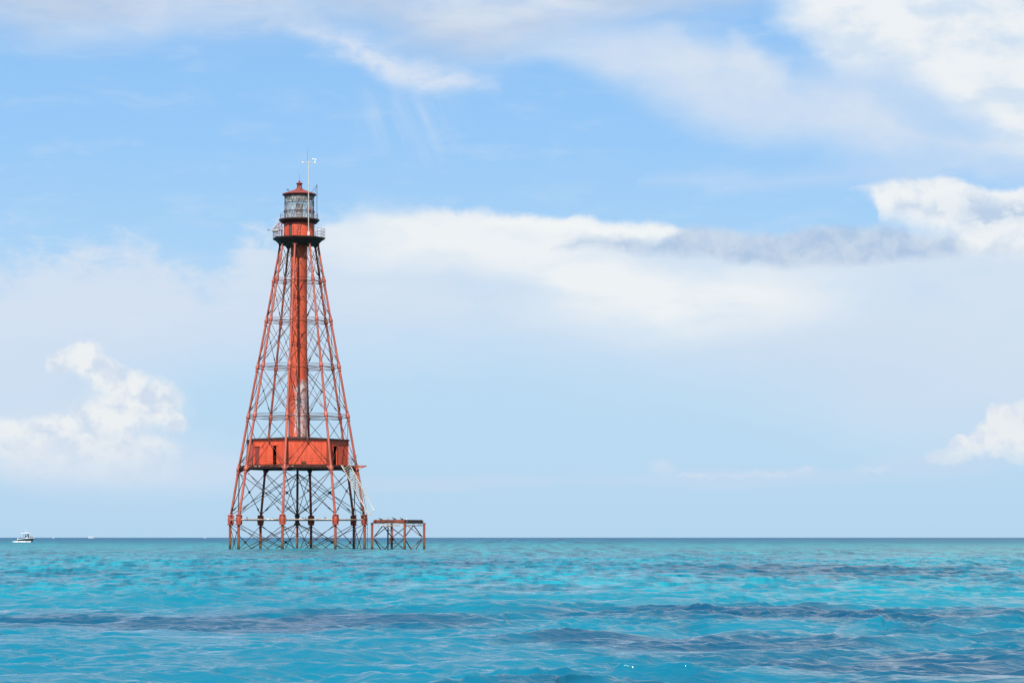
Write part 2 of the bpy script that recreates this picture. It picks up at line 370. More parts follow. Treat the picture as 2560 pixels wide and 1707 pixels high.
M['lime'] = paint('lime covered beam', (0.2964, 0.2574, 0.2262), (0.1560, 0.1014, 0.0780), (0.0546, 0.0234, 0.0156), .6, .6, 1.4, .8)
M['pile'] = paint('rusted pile', (0.1950, 0.0374, 0.0187), (0.1326, 0.0351, 0.0187), (0.0468, 0.0195, 0.0109), .62, .02, 1.4, .75)
tide(M['pile'], .4, 2.2, (.066, .045, .018)); tide(M['pile'], .1, .8, (.014, .013, .009))
M['rustbeam'] = paint('mottled rust beam', (.15, .030, .017), (.055, .016, .011), (.02, .01, .008), .6, .12, 1.5)
M['casting'] = paint('red lead casting', (0.2340, 0.0429, 0.0250), (0.1716, 0.0281, 0.0172), (0.0546, 0.0156, 0.0109), .5, .02, 1.6)
M['deckrim'] = paint('peeling deck rim', (0.2964, 0.0624, 0.0351), (0.0780, 0.0156, 0.0117), (0.0234, 0.0078, 0.0078), .75, .62, 1.5, .7)
M['white'] = paint('weathered white paint', (0.5616, 0.5460, 0.5148), (0.4836, 0.4524, 0.4134), (0.1560, 0.0936, 0.0624), .35, 0, 1.6, .5)
M['mast'] = paint('grey mast paint', (0.3276, 0.3198, 0.3120), (0.2808, 0.2730, 0.2574), (0.1248, 0.0936, 0.0780), .3, 0, 1.6)
M['stair'] = paint('weathered stair paint', (.37, .34, .31), (.26, .22, .19), (0.1716, 0.1014, 0.0702), .45, .3, 1.6, .6)
M['dark'] = plain('dark iron', (0.0156, 0.0117, 0.0109), .6)
M['door'] = plain('dark grey door', (0.0328, 0.0296, 0.0281), .6)
M['curtain'] = plain('grey green lantern lining', (0.1560, 0.1950, 0.1950), .8)
M['lens'] = plain('lamp housing', (0.1014, 0.0585, 0.0663), .5)
M['pedestal'] = plain('grey pedestal', (0.0936, 0.1014, 0.1326), .5)
M['feather'] = plain('dark feathers', (0.0234, 0.0187, 0.0164), .7, 0, .5)
M['hullwhite'] = plain('white gelcoat', (0.4680, 0.4680, 0.4602), .2, 0, .03)
M['farhull'] = plain('off white hull', (0.3276, 0.3432, 0.3666), .4, 0, .1)
M['hullnavy'] = plain('dark navy gelcoat', (0.0156, 0.0273, 0.0390), .15, 0, .1)
M['glassdark'] = plain('tinted screen', (0.0390, 0.0624, 0.0858), .08, 0, .0)
M['skin'] = plain('skin', (0.3276, 0.1716, 0.1170), .6); M['cloth'] = plain('dark shirt', (0.0312, 0.0312, 0.0468), .8)
M['foam'] = plain('foam', (0.6396, 0.6708, 0.6864), .9, 0, .08)
def glass_mat():
    m, q, b, oc = new_mat('lantern glass')
    m.node_tree.nodes.remove(b)
    out = [n for n in m.node_tree.nodes if n.type == 'OUTPUT_MATERIAL'][0]
    t = q.n('ShaderNodeBsdfTransparent'); t.inputs[0].default_value = (.95, .98, .97, 1)
    gl = q.n('ShaderNodeBsdfGlossy'); gl.inputs['Roughness'].default_value = .03
    fr = q.n('ShaderNodeValue'); fr.outputs[0].default_value = .07
    mx = q.n('ShaderNodeMixShader'); nt = m.node_tree
    df = q.n('ShaderNodeBsdfDiffuse'); df.inputs[0].default_value = (.62, .68, .66, 1); dm = q.n('ShaderNodeMixShader')      # salt film
    sn_ = q.noise(oc, 1.5, 5, .6); nt.links.new(q.ss(sn_, .3, .7, .06, .26), dm.inputs[0]); nt.links.new(t.outputs[0], dm.inputs[1]); nt.links.new(df.outputs[0], dm.inputs[2])
    nt.links.new(fr.outputs[0], mx.inputs[0]); nt.links.new(dm.outputs[0], mx.inputs[1]); nt.links.new(gl.outputs[0], mx.inputs[2]); nt.links.new(mx.outputs[0], out.inputs[0])
    return m
M['glass'] = glass_mat()
def column_mat():
    """tower column: red paint worn down to pale primer in a long patch above the house, plate seams, rust spots"""
    m, q, b, oc = new_mat('column paint')
    s = q.n('ShaderNodeSeparateXYZ'); q.put(s.inputs[0], oc); z = s.outputs[2]
    ps = q.vm('MULTIPLY', oc, (1, 1, .4))
    n1 = q.noise(ps, .9, 6, .6); n2 = q.noise(ps, 3.5, 8, .7, .3); n3 = q.noise(q.vm('MULTIPLY', oc, (1, 1, .22)), 4.5, 8, .7)
    c = q.mix(q.ss(n1, .35, .65), (.34, .052, .021), (.24, .032, .015))
    c = q.mix(q.ss(n2, .565, .64, 0, .85), c, (.10, .02, .012))
    n5 = q.noise(q.vm('MULTIPLY', oc, (1, 1, .12)), 2.6, 6, .62); c = q.mix(q.ss(n5, .54, .68, 0, .55), c, (.12, .026, .016))
    # worn zone: rises from the house roof, fades upwards; stays on the camera and right side of the column
    env = q.m('MULTIPLY', q.ss(z, COLZ[0], COLZ[0] + 2.0, .8, 1), q.ss(z, COLZ[1] - 1.5, COLZ[1] + 1.0, 1, 0))
    env = q.m('MULTIPLY', env, q.ss(s.outputs[0], -.85, .1, .35, 1.0))
    wn = q.m('ADD', q.m('MULTIPLY', env, .34), n3)
    c = q.mix(q.ss(wn, .68, .80, 0, .92), c, q.mix(q.ss(n2, .4, .6), (.34, .29, .29), (.20, .10, .10)))
    q.put(b.inputs['Base Color'], c); b.inputs['Roughness'].default_value = .6
    b.inputs['Specular IOR Level'].default_value = .3
    return m

# ------------------------------------------------------------------ the sea
def build_sea():
    rng = np.random.default_rng(11)
    r = [3.0]
    while r[-1] < 18: r.append(r[-1] * 1.035)
    while r[-1] < 170: r.append(r[-1] * 1.00105)
    while r[-1] < 700: r.append(r[-1] * 1.0025)
    while r[-1] < 3200: r.append(r[-1] * 1.006)
    while r[-1] < 90000: r.append(r[-1] * 1.03)
    r = np.array(r)
    a = np.concatenate([np.arange(-13.0, 13.0001, .034)])
    a = np.concatenate([np.linspace(-180, -15, 70), a, np.linspace(15, 180, 70)[:-1]]) * math.pi / 180
    na, nr = len(a), len(r)
    A, Rr = np.meshgrid(a, r)
    X = (Rr * np.sin(A)).astype(np.float32); Y = (Rr * np.cos(A)).astype(np.float32)
    dr = np.gradient(r); da = np.gradient(a); da[0] = da[-1] = da[1]
    cell = np.maximum(dr[:, None], (np.abs(da)[None, :] * r[:, None])).astype(np.float32)
    Z = np.zeros_like(X); DX = np.zeros_like(X); DY = np.zeros_like(X)
    N = 240
    lam = np.exp(rng.uniform(math.log(.16), math.log(6.0), N))
    # waves run towards the camera and to the left, with a broad spread
    main = math.radians(-84)
    inside = np.ones_like(X)
    # chop comes in bunches: a slow random field scales the short waves
    mod = np.zeros_like(X); mw = np.clip((1.6 / cell - 1.0), 0, 1).astype(np.float32)
    for _ in range(22):
        Lm = math.exp(rng.uniform(math.log(1.1), math.log(7.0))); tm = rng.uniform(0, 2 * math.pi); km = 2 * math.pi / Lm
        mod += np.sin(km * math.cos(tm) * X * .7 + km * math.sin(tm) * Y + rng.uniform(0, 6.28))
    mod = np.exp(np.clip(mod / math.sqrt(11) * .62 * mw, -1.5, .80)).astype(np.float32)
    near = np.clip((Rr - 20) / 16, 0, 1).astype(np.float32); mod_n = np.minimum(mod, 1.0 + 1.2 * near)
    for L in lam:
        k = 2 * math.pi / L
        sp = .42 if L < 1.5 else .36
        th = main + rng.normal(0, sp)
        st = .022 if L < .24 else (.036 if L < .8 else (.031 if L < 2.2 else .021))
        amp = st / k
        w = np.clip((L / cell - 2.5) / 2.0, 0, 1).astype(np.float32)
        if L > 1.3: w = w * (1 - .25 * np.clip((Rr - 70) / 200, 0, 1)).astype(np.float32)
        ph = rng.uniform(0, 2 * math.pi)
        kx, ky = k * math.cos(th), k * math.sin(th)
        rows = np.where(w.max(axis=1) > 0)[0]
        if len(rows) == 0: continue
        e = rows.max() + 1
        arg = kx * X[:e] + ky * Y[:e] + ph
        arg = arg - .28 * np.sin(arg)          # fronts steeper than backs
        if L < 1.6: w = w * mod_n
        sn = np.sin(arg) * w[:e] * amp; cs = np.cos(arg) * w[:e] * amp
        Z[:e] += sn; ch = .35 if L < 1.6 else .8; DX[:e] += cs * (ch * math.cos(th)); DY[:e] += cs * (ch * math.sin(th))
    grp = 1.0 + .45 * np.sin(X * .21 + Y * .05 + 1.0) * np.sin(Y * .11 - X * .07) 
    Z *= grp
    # keep every face from steepening past what water holds
    def blur(f, n=4):
        c = np.cumsum(np.pad(f, ((n + 1, n), (0, 0)), mode='edge'), axis=0); return (c[2 * n + 1:] - c[:-2 * n - 1]) / (2 * n + 1)
    d_ = dr[:, None].astype(np.float32)
    rd = DX * np.sin(A).astype(np.float32) + DY * np.cos(A).astype(np.float32)
    gz = np.abs(np.gradient(Z, axis=0) / d_) / np.clip(1 + np.gradient(rd, axis=0) / d_, .15, None)
    f_s = blur(np.minimum(1.0, .55 / np.maximum(gz, .55)))
    f_s = np.minimum(f_s, 1).astype(np.float32) ** 1.6
    Z *= f_s; DX *= f_s; DY *= f_s
    X2 = X + DX; Y2 = Y + DY
    co = np.stack([X2, Y2, Z], -1).reshape(-1, 3)
    co = np.concatenate([co, [[0, 0, 0]]]).astype(np.float32)
    i = np.arange(nr - 1)[:, None] * na; j = np.arange(na)[None, :]; j2 = (j + 1) % na
    q = np.stack([i + j, i + na + j, i + na + j2, i + j2], -1).reshape(-1, 4)
    ctr = len(co) - 1
    tri = np.stack([np.full(na, ctr), np.arange(na), (np.arange(na) + 1) % na], -1)
    me = bpy.data.meshes.new('sea')
    me.vertices.add(len(co)); me.vertices.foreach_set('co', co.ravel())
    loops = np.concatenate([q.ravel(), tri.ravel()]).astype(np.int32)
    me.loops.add(len(loops)); me.loops.foreach_set('vertex_index', loops)
    st = np.concatenate([np.arange(len(q)) * 4, len(q) * 4 + np.arange(len(tri)) * 3]).astype(np.int32)
    me.polygons.add(len(st)); me.polygons.foreach_set('loop_start', st)
    me.polygons.foreach_set('use_smooth', np.ones(len(st), dtype=bool))
    me.update(calc_edges=True)
    o = bpy.data.objects.new('sea', me); COL.objects.link(o)
    return o
def water_mat():
    m, q, b, oc = new_mat('sea water')
    s = q.n('ShaderNodeSeparateXYZ'); q.put(s.inputs[0], oc); x, y = s.outputs[0], s.outputs[1]
    w = q.noise(q.vm('MULTIPLY', oc, (1, .45, 0)), .16, 5, .55, color=True)
    w = q.vm('MULTIPLY', q.vm('SUBTRACT', w, (.5, .5, .5)), (9.0, 16.0, 0))
    w2 = q.noise(q.vm('MULTIPLY', oc, (1, .5, 0)), .8, 5, .6, color=True)
    w = q.vm('ADD', w, q.vm('MULTIPLY', q.vm('SUBTRACT', w2, (.5, .5, .5)), (4.0, 5.0, 0)))
    P2 = q.vm('ADD', q.vm('MULTIPLY', oc, (1, 1, 0)), w)
    def bl(cx, cy, rx, ry, k=1.0):
        mp = q.n('ShaderNodeMapping', vector_type='TEXTURE'); q.put(mp.inputs[0], P2)
        mp.inputs['Location'].default_value = (cx, cy, 0); mp.inputs['Scale'].default_value = (rx, ry, 1)
        return q.ss(q.vm('LENGTH', mp.outputs[0]), .35, 1.3, k, 0)
    dark = None
    for e in REEF:
        v = bl(*e); dark = v if dark is None else q.m('MAXIMUM', dark, v)
    pn = q.noise(q.vm('MULTIPLY', oc, (1, .35, 0)), .05, 5, .6)
    turq = q.mix(q.ss(pn, .35, .65), (.0010, .094, .146), (.0016, .138, .190))
    # the bottom drops in the lower left: bluer water close by
    turq = q.mix(q.ss(y, 28, 85, .9, 0), turq, (.0006, .080, .136))
    c = q.mix(dark, turq, (.0004, .032, .074))
    # green shoal round the lighthouse, then blue deep water to the horizon
    c = q.mix(q.m('MULTIPLY', q.ss(y, 150, 300), q.ss(pn, .3, .6, .75, 1)), c, (.0012, .122, .156))
    c = q.mix(q.ss(y, 480, 800, 0, .9), c, (.0025, .084, .135))
    c = q.mix(q.ss(y, 700, 1700), c, (.003, .054, .112))
    # light and dark of distant wave faces painted into the colour, by range
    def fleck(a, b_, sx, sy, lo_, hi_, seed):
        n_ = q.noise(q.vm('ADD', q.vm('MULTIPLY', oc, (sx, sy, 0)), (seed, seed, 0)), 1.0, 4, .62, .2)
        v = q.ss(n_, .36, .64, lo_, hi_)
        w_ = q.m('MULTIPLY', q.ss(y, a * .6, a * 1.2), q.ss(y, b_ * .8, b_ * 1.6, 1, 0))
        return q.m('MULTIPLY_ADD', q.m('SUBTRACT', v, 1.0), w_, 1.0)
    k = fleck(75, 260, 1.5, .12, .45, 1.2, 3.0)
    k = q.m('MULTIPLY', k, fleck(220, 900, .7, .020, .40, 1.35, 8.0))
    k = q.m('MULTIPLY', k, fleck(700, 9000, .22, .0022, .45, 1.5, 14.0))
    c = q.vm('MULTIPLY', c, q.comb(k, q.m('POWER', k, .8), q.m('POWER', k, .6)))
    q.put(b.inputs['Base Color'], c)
    b.inputs['IOR'].default_value = 1.34; b.inputs['Specular Tint'].default_value = (.80, .94, 1.0, 1)
    # chop too small for the mesh to carry is kept as roughness, more of it with distance
    rg = q.m('ADD', q.ss(y, 40, 220, .04, .26), q.ss(y, 160, 900, 0, .17))
    q.put(b.inputs['Roughness'], rg)
    q.put(b.inputs['Specular IOR Level'], q.ss(y, 130, 500, .5, .18))
    n1 = q.noise(q.vm('MULTIPLY', oc, (.7, 1.1, 1)), 9.0, 5, .6, .8)
    n2 = q.noise(q.vm('MULTIPLY', oc, (.5, .8, 1)), 1.1, 5, .6, .4)
    far = q.ss(y, 60, 260)
    n4 = q.noise(q.vm('MULTIPLY', oc, (1, 1, 1)), 22.0, 3, .5)
    # sharp little crests: folded noise stretched along the crests, two sizes
    def ridge(sx, sy, seed, amp, a_, b_):
        v = q.noise(q.vm('ADD', q.vm('MULTIPLY', oc, (sx, sy, 1)), (seed, seed, 0)), 1.0, 3, .5, .5)
        v = q.m('SUBTRACT', 1.0, q.m('MULTIPLY', q.m('ABSOLUTE', q.m('SUBTRACT', v, .5)), 4.0), clamp=True)
        return q.m('MULTIPLY', q.m('POWER', v, 2.2), q.ss(y, a_, b_, amp, amp * .25))
    h = q.m('ADD', ridge(.8, 2.6, 4.0, .014, 60, 160), ridge(2.2, 5.5, 9.0, .007, 40, 90))
    h = q.m('ADD', h, q.m('MULTIPLY', n1, .006))
    h = q.m('ADD', h, q.m('MULTIPLY', n2, q.m('MULTIPLY_ADD', far, .25, .01)))
    bp = q.n('ShaderNodeBump'); bp.inputs['Strength'].default_value = 1.0; bp.inputs['Distance'].default_value = 1.0
    q.put(bp.inputs['Height'], h); q.put(b.inputs['Normal'], bp.outputs[0])
    return m
REEF = [(4.5, 29, 3.6, 3.6, .9), (2.0, 36, 3.4, 2.8, .85), (6.5, 39, 3.6, 2.6, .85), (8, 28, 4.5, 9, .85), (3.0, 24, 3.0, 2.4, .8), (3.5, 32, 3.0, 2.2, .6), (-5.0, 46, 6.2, 4.6, .85), (5.5, 48, 6.5, 5.0, .95), (13.5, 112, 8.0, 26, .8), (-2.5, 142, 7.0, 15, .7), (-.2, 75, 2.2, 4, .4), (-19, 102, 5, 8, .5), (27, 128, 6, 14, .5)]
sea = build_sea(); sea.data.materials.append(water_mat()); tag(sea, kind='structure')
sea.name = 'water'

# ------------------------------------------------------------------ the lighthouse
def ZV(v, u=743): return at(u, v, TP.y).z
def LX(u): return (u - 742.6) / PXM
V_LV = [611, 702, 802, 917, 1041, 1173, 1299]
RAD = [2.44, 3.25, 4.16, 5.24, 6.40, 7.60, 8.62]
ZL = [ZV(v) for v in V_LV]
ANG = [R_(-12 + 45 * k) for k in range(8)]
def pol(r, a, z): return Vector((r * math.sin(a), -r * math.cos(a), z))
COLZ = (ZV(1098), ZV(945))
M['column'] = column_mat()
T = empty('lighthouse', TP, TROT)
tag(T, 'tall red iron skeleton lighthouse with eight sloping legs standing in the sea', 'lighthouse')

# legs with their collars; vertical piles below the foundation ring
for a in ANG:
    mb = MB()
    for i in range(6):
        mb.tube(pol(RAD[i], a, ZL[i]), pol(RAD[i + 1], a, ZL[i + 1]), .125 + .006 * i, .13 + .006 * i, 12)
    leg = mb.build('leg', M['leg'], T)
    for i in range(1, 6):
        c = pol(RAD[i], a, ZL[i]); d = (pol(RAD[i - 1], a, ZL[i - 1]) - pol(RAD[i + 1], a, ZL[i + 1])).normalized()
        k = 1 + .06 * i
        m2 = MB()
        prof = [(-.52, .15), (-.50, .20), (-.44, .20), (-.42, .16), (-.2, .17), (-.14, .24), (.10, .24), (.18, .17), (.40, .165), (.42, .19), (.48, .19), (.50, .14)]
        m2.loft([c + d * (t * k) for t, _ in prof], [rr * (1 + .03 * i) for _, rr in prof], 12)
        m2.build('collar', M['leg'], leg)
    # foundation casting
    c = pol(RAD[6], a, ZL[6]); m2 = MB()
    m2.lathe([(.30, c.z - .66), (.36, c.z - .64), (.36, c.z - .52), (.27, c.z - .50), (.30, c.z - .2), (.33, c.z), (.30, c.z + .25), (.25, c.z + .5), (.34, c.z + .52), (.34, c.z + .62), (.26, c.z + .64)], 12, (c.x, c.y))
    tang = Vector((math.cos(a), math.sin(a), 0)); rad = Vector((math.sin(a), -math.cos(a), 0))
    for s in (-1, 1):
        m2.box(c + tang * (s * .30), .22, .14, 1.02, tang, rad)
        m2.box(c + tang * (s * .40), .05, .28, .62, tang, rad)
    m2.box(c - rad * .33, .16, .30, 1.16, tang, rad)
    m2.box(c + rad * .05 - Vector((0, 0, .60)), .66, .56, .09, tang, rad); m2.box(c + rad * .05 + Vector((0, 0, .58)), .60, .50, .09, tang, rad)
    m2.build('casting', M['casting'], leg)
    pm = MB().tube((c.x, c.y, -2.5), (c.x, c.y, c.z - .5), .17, .17, 12)
    pm.build('pile', M['pile'], leg)
# centre pile
mb = MB(); mb.tube((0, 0, -2.5), (0, 0, ZL[5] + .1), .155, .155, 12)
cp = mb.build('center_pile', M['pile'], T)
MB().lathe([(.24, ZL[6] - .7), (.40, ZL[6] - .62), (.42, ZL[6] - .5), (.26, ZL[6] - .35), (.30, ZL[6]), (.26, ZL[6] + .3), (.36, ZL[6] + .45), (.36, ZL[6] + .55), (.2, ZL[6] + .66)], 14).build('casting', M['girder'], cp)

def xbrace(a0, r0, z0, a1, r1, z1, rr, mat, name='cross_brace', node=.12, off0=.42, off1=.42, buckle=True):
    """two rods crossed in the panel between two uprights (r0,z0 upper, r1,z1 lower), with hub and turnbuckles"""
    pA, pB = pol(*[r0, a0, z0 - off0]), pol(*[r0, a1, z0 - off0]); qA, qB = pol(r1, a0, z1 + off1), pol(r1, a1, z1 + off1)
    mb = MB(); mb.tube(pA, qB, rr, rr, 6); mb.tube(pB, qA, rr, rr, 6)
    t = r0 / (r0 + r1); c = (pA + (qB - pA) * t + pB + (qA - pB) * t) / 2
    x, y, d = frame((pA - pB).cross(pA - qA))
    mb.tube(c - d * rr * 1.6, c + d * rr * 1.6, node, node, 8)
    if buckle:
        for p, q_ in ((pA, qB), (pB, qA)):
            dd = (q_ - p).normalized(); L = (q_ - p).length; e = q_ - dd * min(1.0, L * .18)
            mb.tube(e - dd * .24, e + dd * .24, rr * 2.1, rr * 2.1, 6)
    return mb.build(name, mat, T)
def rbrace(a, r0, z0, r1, z1, ri, rr, mat, o=.42):
    """crossed rods between one leg and the middle"""
    mb = MB(); u0, u1 = pol(r0, a, z0 - o), pol(ri, a, z0 - o); l0, l1 = pol(r1, a, z1 + o), pol(ri, a, z1 + o)
    mb.tube(u0, l1, rr, rr, 6); mb.tube(u1, l0, rr, rr, 6)
    w0, w1 = (r0 - ri), (r1 - ri); t = w0 / (w0 + w1); c = u0 + (l1 - u0) * t
    x, y, d = frame((u0 - u1).cross(u0 - l0)); mb.tube(c - d * .06, c + d * .06, rr * 2.6, rr * 2.6, 8)
    return mb.build('radial_brace', mat, T)
for i in range(5):                                   # bays between the gallery and the house deck
    for k in range(8):
        a0, a1 = ANG[k], ANG[k] + R_(45)
        xbrace(a0, RAD[i], ZL[i], a1, RAD[i + 1], ZL[i + 1], 0.028 + .002 * i, M['rod'], node=.080 + .012 * i)
        if i < 4: rbrace(a0, RAD[i], ZL[i], RAD[i + 1], ZL[i + 1], 1.1, .023 + .002 * i, M['rod'])
    if i:
        for k in range(8):                           # ring struts (a pair) and the struts in to the column
            a0, a1 = ANG[k], ANG[k] + R_(45); mb = MB()
            for dz in (.20, -.16): mb.tube(pol(RAD[i], a0, ZL[i] + dz), pol(RAD[i], a1, ZL[i] + dz), .030, .030, 6)
            mb.build('ring_strut', M['rod'], T)
            mb = MB()
            for dz in (.10, -.26): mb.tube(pol(RAD[i], a0, ZL[i] + dz), pol(1.0, a0, ZL[i] + dz), .026, .026, 6)
            mb.build('radial_strut', M['rod'], T)
for k in range(8):                                   # tall bay beneath the house and the wet bay
    a0, a1 = ANG[k], ANG[k] + R_(45)
    xbrace(a0, RAD[5] * .985, ZL[5], a1, RAD[6], ZL[6], .043, M['rodlow'], node=.17, off0=.35, off1=.72)
    rbrace(a0, RAD[5] * .96, ZL[5], RAD[6] * .99, ZL[6], .15, .040, M['rodlow'], .62)
    xbrace(a0, RAD[6], ZL[6], a1, RAD[6], -1.2, .043, M['rodlow'], node=.17, off0=.72, off1=.0, buckle=False)
    rbrace(a0, RAD[6], ZL[6], RAD[6], -1.2, .15, .040, M['rodlow'], .55)
    mb = MB().tube(pol(RAD[6], a0, ZL[6]), pol(RAD[6], a1, ZL[6]), .085, .085, 8)
    mb.build('ring_beam', M['lime'], T)
    MB().tube(pol(RAD[6] - .2, a0, ZL[6]), pol(.25, a0, ZL[6]), .075, .075, 8).build('radial_beam', M['lime'], T)

# column
mb = MB(); zt, zb = ZV(600), ZV(1096)
mb.lathe([(1.20, zb), (1.19, zb + 3), (1.14, ZL[3]), (1.08, ZL[2]), (1.05, ZL[1]), (1.05, zt)], 32)
col = mb.build('column', M['column'], T)
mb = MB()
for z, rr in ((ZL[4] + .1, 1.21), (ZL[3], 1.16), (ZL[2], 1.10), (ZL[1], 1.07)): MB().lathe([(rr, z - .05), (rr + .03, z - .04), (rr + .03, z + .04), (rr, z + .05)], 32).build('band', M['column'], col)
pass
MB().box((.82, 1.15, (zb + ZV(1045)) / 2), .22, .22, ZV(1045) - zb).build('drain_pipe', M['dark'], col)

# ---- house with deck
def octpts(r, n=8): return [(r * math.sin(a), -r * math.cos(a)) for a in ANG]
zd = ZV(1164.5)                                     # deck top
HR = 6.46; zh = ZV(1101.5)
deck = MB().prism(octpts(7.55), zd - .10, zd).build('deck', M['girder'], T)
mb = MB()
for k in range(8):
    a0, a1 = ANG[k], ANG[k] + R_(45); p, q_ = pol(7.50, a0, zd - .19), pol(7.50, a1, zd - .19)
    mb.beam(p, q_, .17, .05)
mb.build('deck_rim', M['deckrim'], deck)
mb = MB()
for k in range(8):
    a0, a1 = ANG[k], ANG[k] + R_(45)
    mb.beam(pol(7.40, a0, zd - .37), pol(7.40, a1, zd - .37), .20, .10); mb.beam(pol(7.3, a0, zd - .28), pol(.2, a0, zd - .28), .12, .36)
    mb.beam(pol(4.0, a0, zd - .24), pol(4.0, a1, zd - .24), .28, .12)
mb.build('deck_girder', M['girder'], deck)
for k in range(8):                                   # gusset wings on each leg
    a = ANG[k]; tn = Vector((math.cos(a), math.sin(a), 0)); rd = Vector((math.sin(a), -math.cos(a), 0)); c = pol(7.56, a, zd - .12); mb = MB()
    for s in (-1, 1):
        dirv = (pol(7.5, a + s * R_(45), 0) - pol(7.5, a, 0)).normalized()
        mb.slab([c + dirv * .1 + rd * .04, c + dirv * .55 + rd * .04, c + dirv * .55 - Vector((0, 0, .16)) + rd * .04, c + dirv * .12 - Vector((0, 0, .52)) + rd * .04], rd, .08)
    mb.slab([c - rd * .1, c - rd * .9, c - rd * .9 - Vector((0, 0, .3)), c - rd * .1 - Vector((0, 0, .8))], tn, .08)
    mb.build('gusset', M['leg' if math.cos(a) > -.3 else 'girder'], deck)  # rear gussets take the dark material: their shade is put into the colour
# pointed bracket running out to the right
p0 = pol(7.5, ANG[2], zd); ex = Vector((1, -.1, 0)).normalized()
mb = MB(); mb.slab([p0 + Vector((-.2, -.45, -.02)), p0 + Vector((-.2, .45, -.02)), p0 + ex * 1.35 + Vector((0, .06, -.02)), p0 + ex * 1.35 + Vector((0, -.06, -.02))], (0, 0, 1), .10)
mb.slab([p0 + Vector((.05, -.4, -.08)), p0 + ex * 1.3 + Vector((0, 0, -.08)), p0 + Vector((.05, -.4, -.55))], (0, 1, 0), .07)
mb.build('boat_davit_bracket', M['leg'], deck)
# deck railing
def oct_rail(r, z, h, posts, rails, rr, skip=(), pr=None):
    mb = MB()
    for k in range(8):
        if k in skip: continue
        p, q_ = pol(r, ANG[k], z), pol(r, ANG[k] + R_(45), z)
        for j in range(posts):
            c = p + (q_ - p) * (j / posts); mb.tube(c, c + Vector((0, 0, h)), pr or rr, pr or rr, 5)
        for f in rails: mb.tube(p + Vector((0, 0, h * f)), q_ + Vector((0, 0, h * f)), rr, rr, 5)
    return mb
oct_rail(7.42, zd, 1.08, 7, (1.0, .74, .4), .013).build('deck_railing', M['rod'], deck)
p0 = pol(7.6, ANG[2], zd); MB().tube(p0 + Vector((-.1, -.3, 0)), p0 + Vector((-.12, -.3, 1.35)), .035, .03, 6).build('davit_post', M['rod'], deck)

# house walls, panel by panel so that the door openings are real
OPEN = {7: (.58, .70, 0), 1: (.30, .47, 0)}        # wall index -> along-wall opening start, end
house = None; mb = MB(); seam = MB()
door_info = []
for k in range(8):
    p, q_ = pol(HR, ANG[k], zd), pol(HR, ANG[k] + R_(45), zd); L = (q_ - p).length; d = (q_ - p) / L
    nrm = Vector(((p + q_).x, (p + q_).y, 0)).normalized(); H = zh - zd
    def seg(t0, t1, z0, z1):
        c = p + d * ((t0 + t1) / 2 * L) - nrm * .03; c.z = zd + (z0 + z1) / 2
        mb.box(c, (t1 - t0) * L, .06, z1 - z0, d, nrm)
    if k in OPEN:
        t0, t1, _ = OPEN[k]; seg(0, t0, 0, H); seg(t1, 1, 0, H); seg(t0, t1, 2.38, H); door_info.append((p + d * t0 * L, d, (t1 - t0) * L, nrm))
    else: seg(0, 1, 0, H)
    for j in range(1, 8):
        t = j / 8
        if k in OPEN and OPEN[k][0] - .03 < t < OPEN[k][1] + .03: continue
        c = p + d * (t * L) + nrm * .006; c.z = zd + H / 2; mb.box(c, .05, .018, H - .02, d, nrm)
    c = p; mb.tube((c.x, c.y, zd + .01), (c.x, c.y, zh - .01), .07, .07, 8)
house = mb.build('house', M['wall'], T)
# door frames, ajar leaf, lintel
for n_, (o_, d, w, nrm) in enumerate(door_info):
    mb = MB()
    for t in (0, w): mb.box(o_ + d * t + nrm * .035 + Vector((0, 0, 1.2)), .07, .10, 2.36, d, nrm)
    mb.box(o_ + d * (w / 2) + nrm * .05 + Vector((0, 0, 2.42)), w + .30, .14, .09, d, nrm)
    mb.build('door_frame', M['wall'], house)
    dd = (d * .35 - nrm * .94).normalized() if n_ == 0 else (-d * .2 + nrm * .98).normalized()
    hinge = o_ + d * (.0 if n_ == 0 else w)
    dn = Vector((-dd.y, dd.x, 0))
    if n_ == 0: MB().box(hinge + dd * (w * .5 + .06) + Vector((0, 0, 1.16)) - nrm * .02, w - .02, .05, 2.3, dd, dn).build('door', M['wall'], house)
# boarded door on the far left wall
k = 7; p, q_ = pol(HR, ANG[k], zd), pol(HR, ANG[k] + R_(45), zd); L = (q_ - p).length; d = (q_ - p) / L; nrm = Vector(((p + q_).x, (p + q_).y, 0)).normalized()
mb = MB(); c = p + d * (.10 * L) + nrm * .03
mb.box(c + Vector((0, 0, 1.15)), .62, .05, 2.2, d, nrm); mb.box(c + nrm * .04 + Vector((0, 0, 2.28)), .80, .12, .08, d, nrm)
o_ = mb.build('door', M['roof'], house); o_['label'] = 'closed rusty door panel with peeling paint'
# hatch box low on the centre wall
k = 0; p, q_ = pol(HR, ANG[k], zd), pol(HR, ANG[k] + R_(45), zd); L = (q_ - p).length; d = (q_ - p) / L; nrm = Vector(((p + q_).x, (p + q_).y, 0)).normalized()
MB().box(p + d * (.42 * L) + nrm * .2 + Vector((0, 0, .2)), .55, .25, .38, d, nrm).build('locker', M['rod'], house)
mb = MB(); mb.prism(octpts(HR + .18), zh + .004, zh + .12); mb.add([pol(HR + .1, a, zh + .12) for a in ANG] + [Vector((0, 0, zh + .55))], [(i, (i + 1) % 8, 8) for i in range(8)])
roof = mb.build('roof', M['girder'], house, smooth=False)
mb = MB()
for k in range(8):
    pp = pol(HR + .20, ANG[k], zh - .06); qq = pol(HR + .20, ANG[k] + R_(45), zh - .06); mb.beam(pp, qq, .06, .04)
mb.build('gutter', M['girder'], roof)

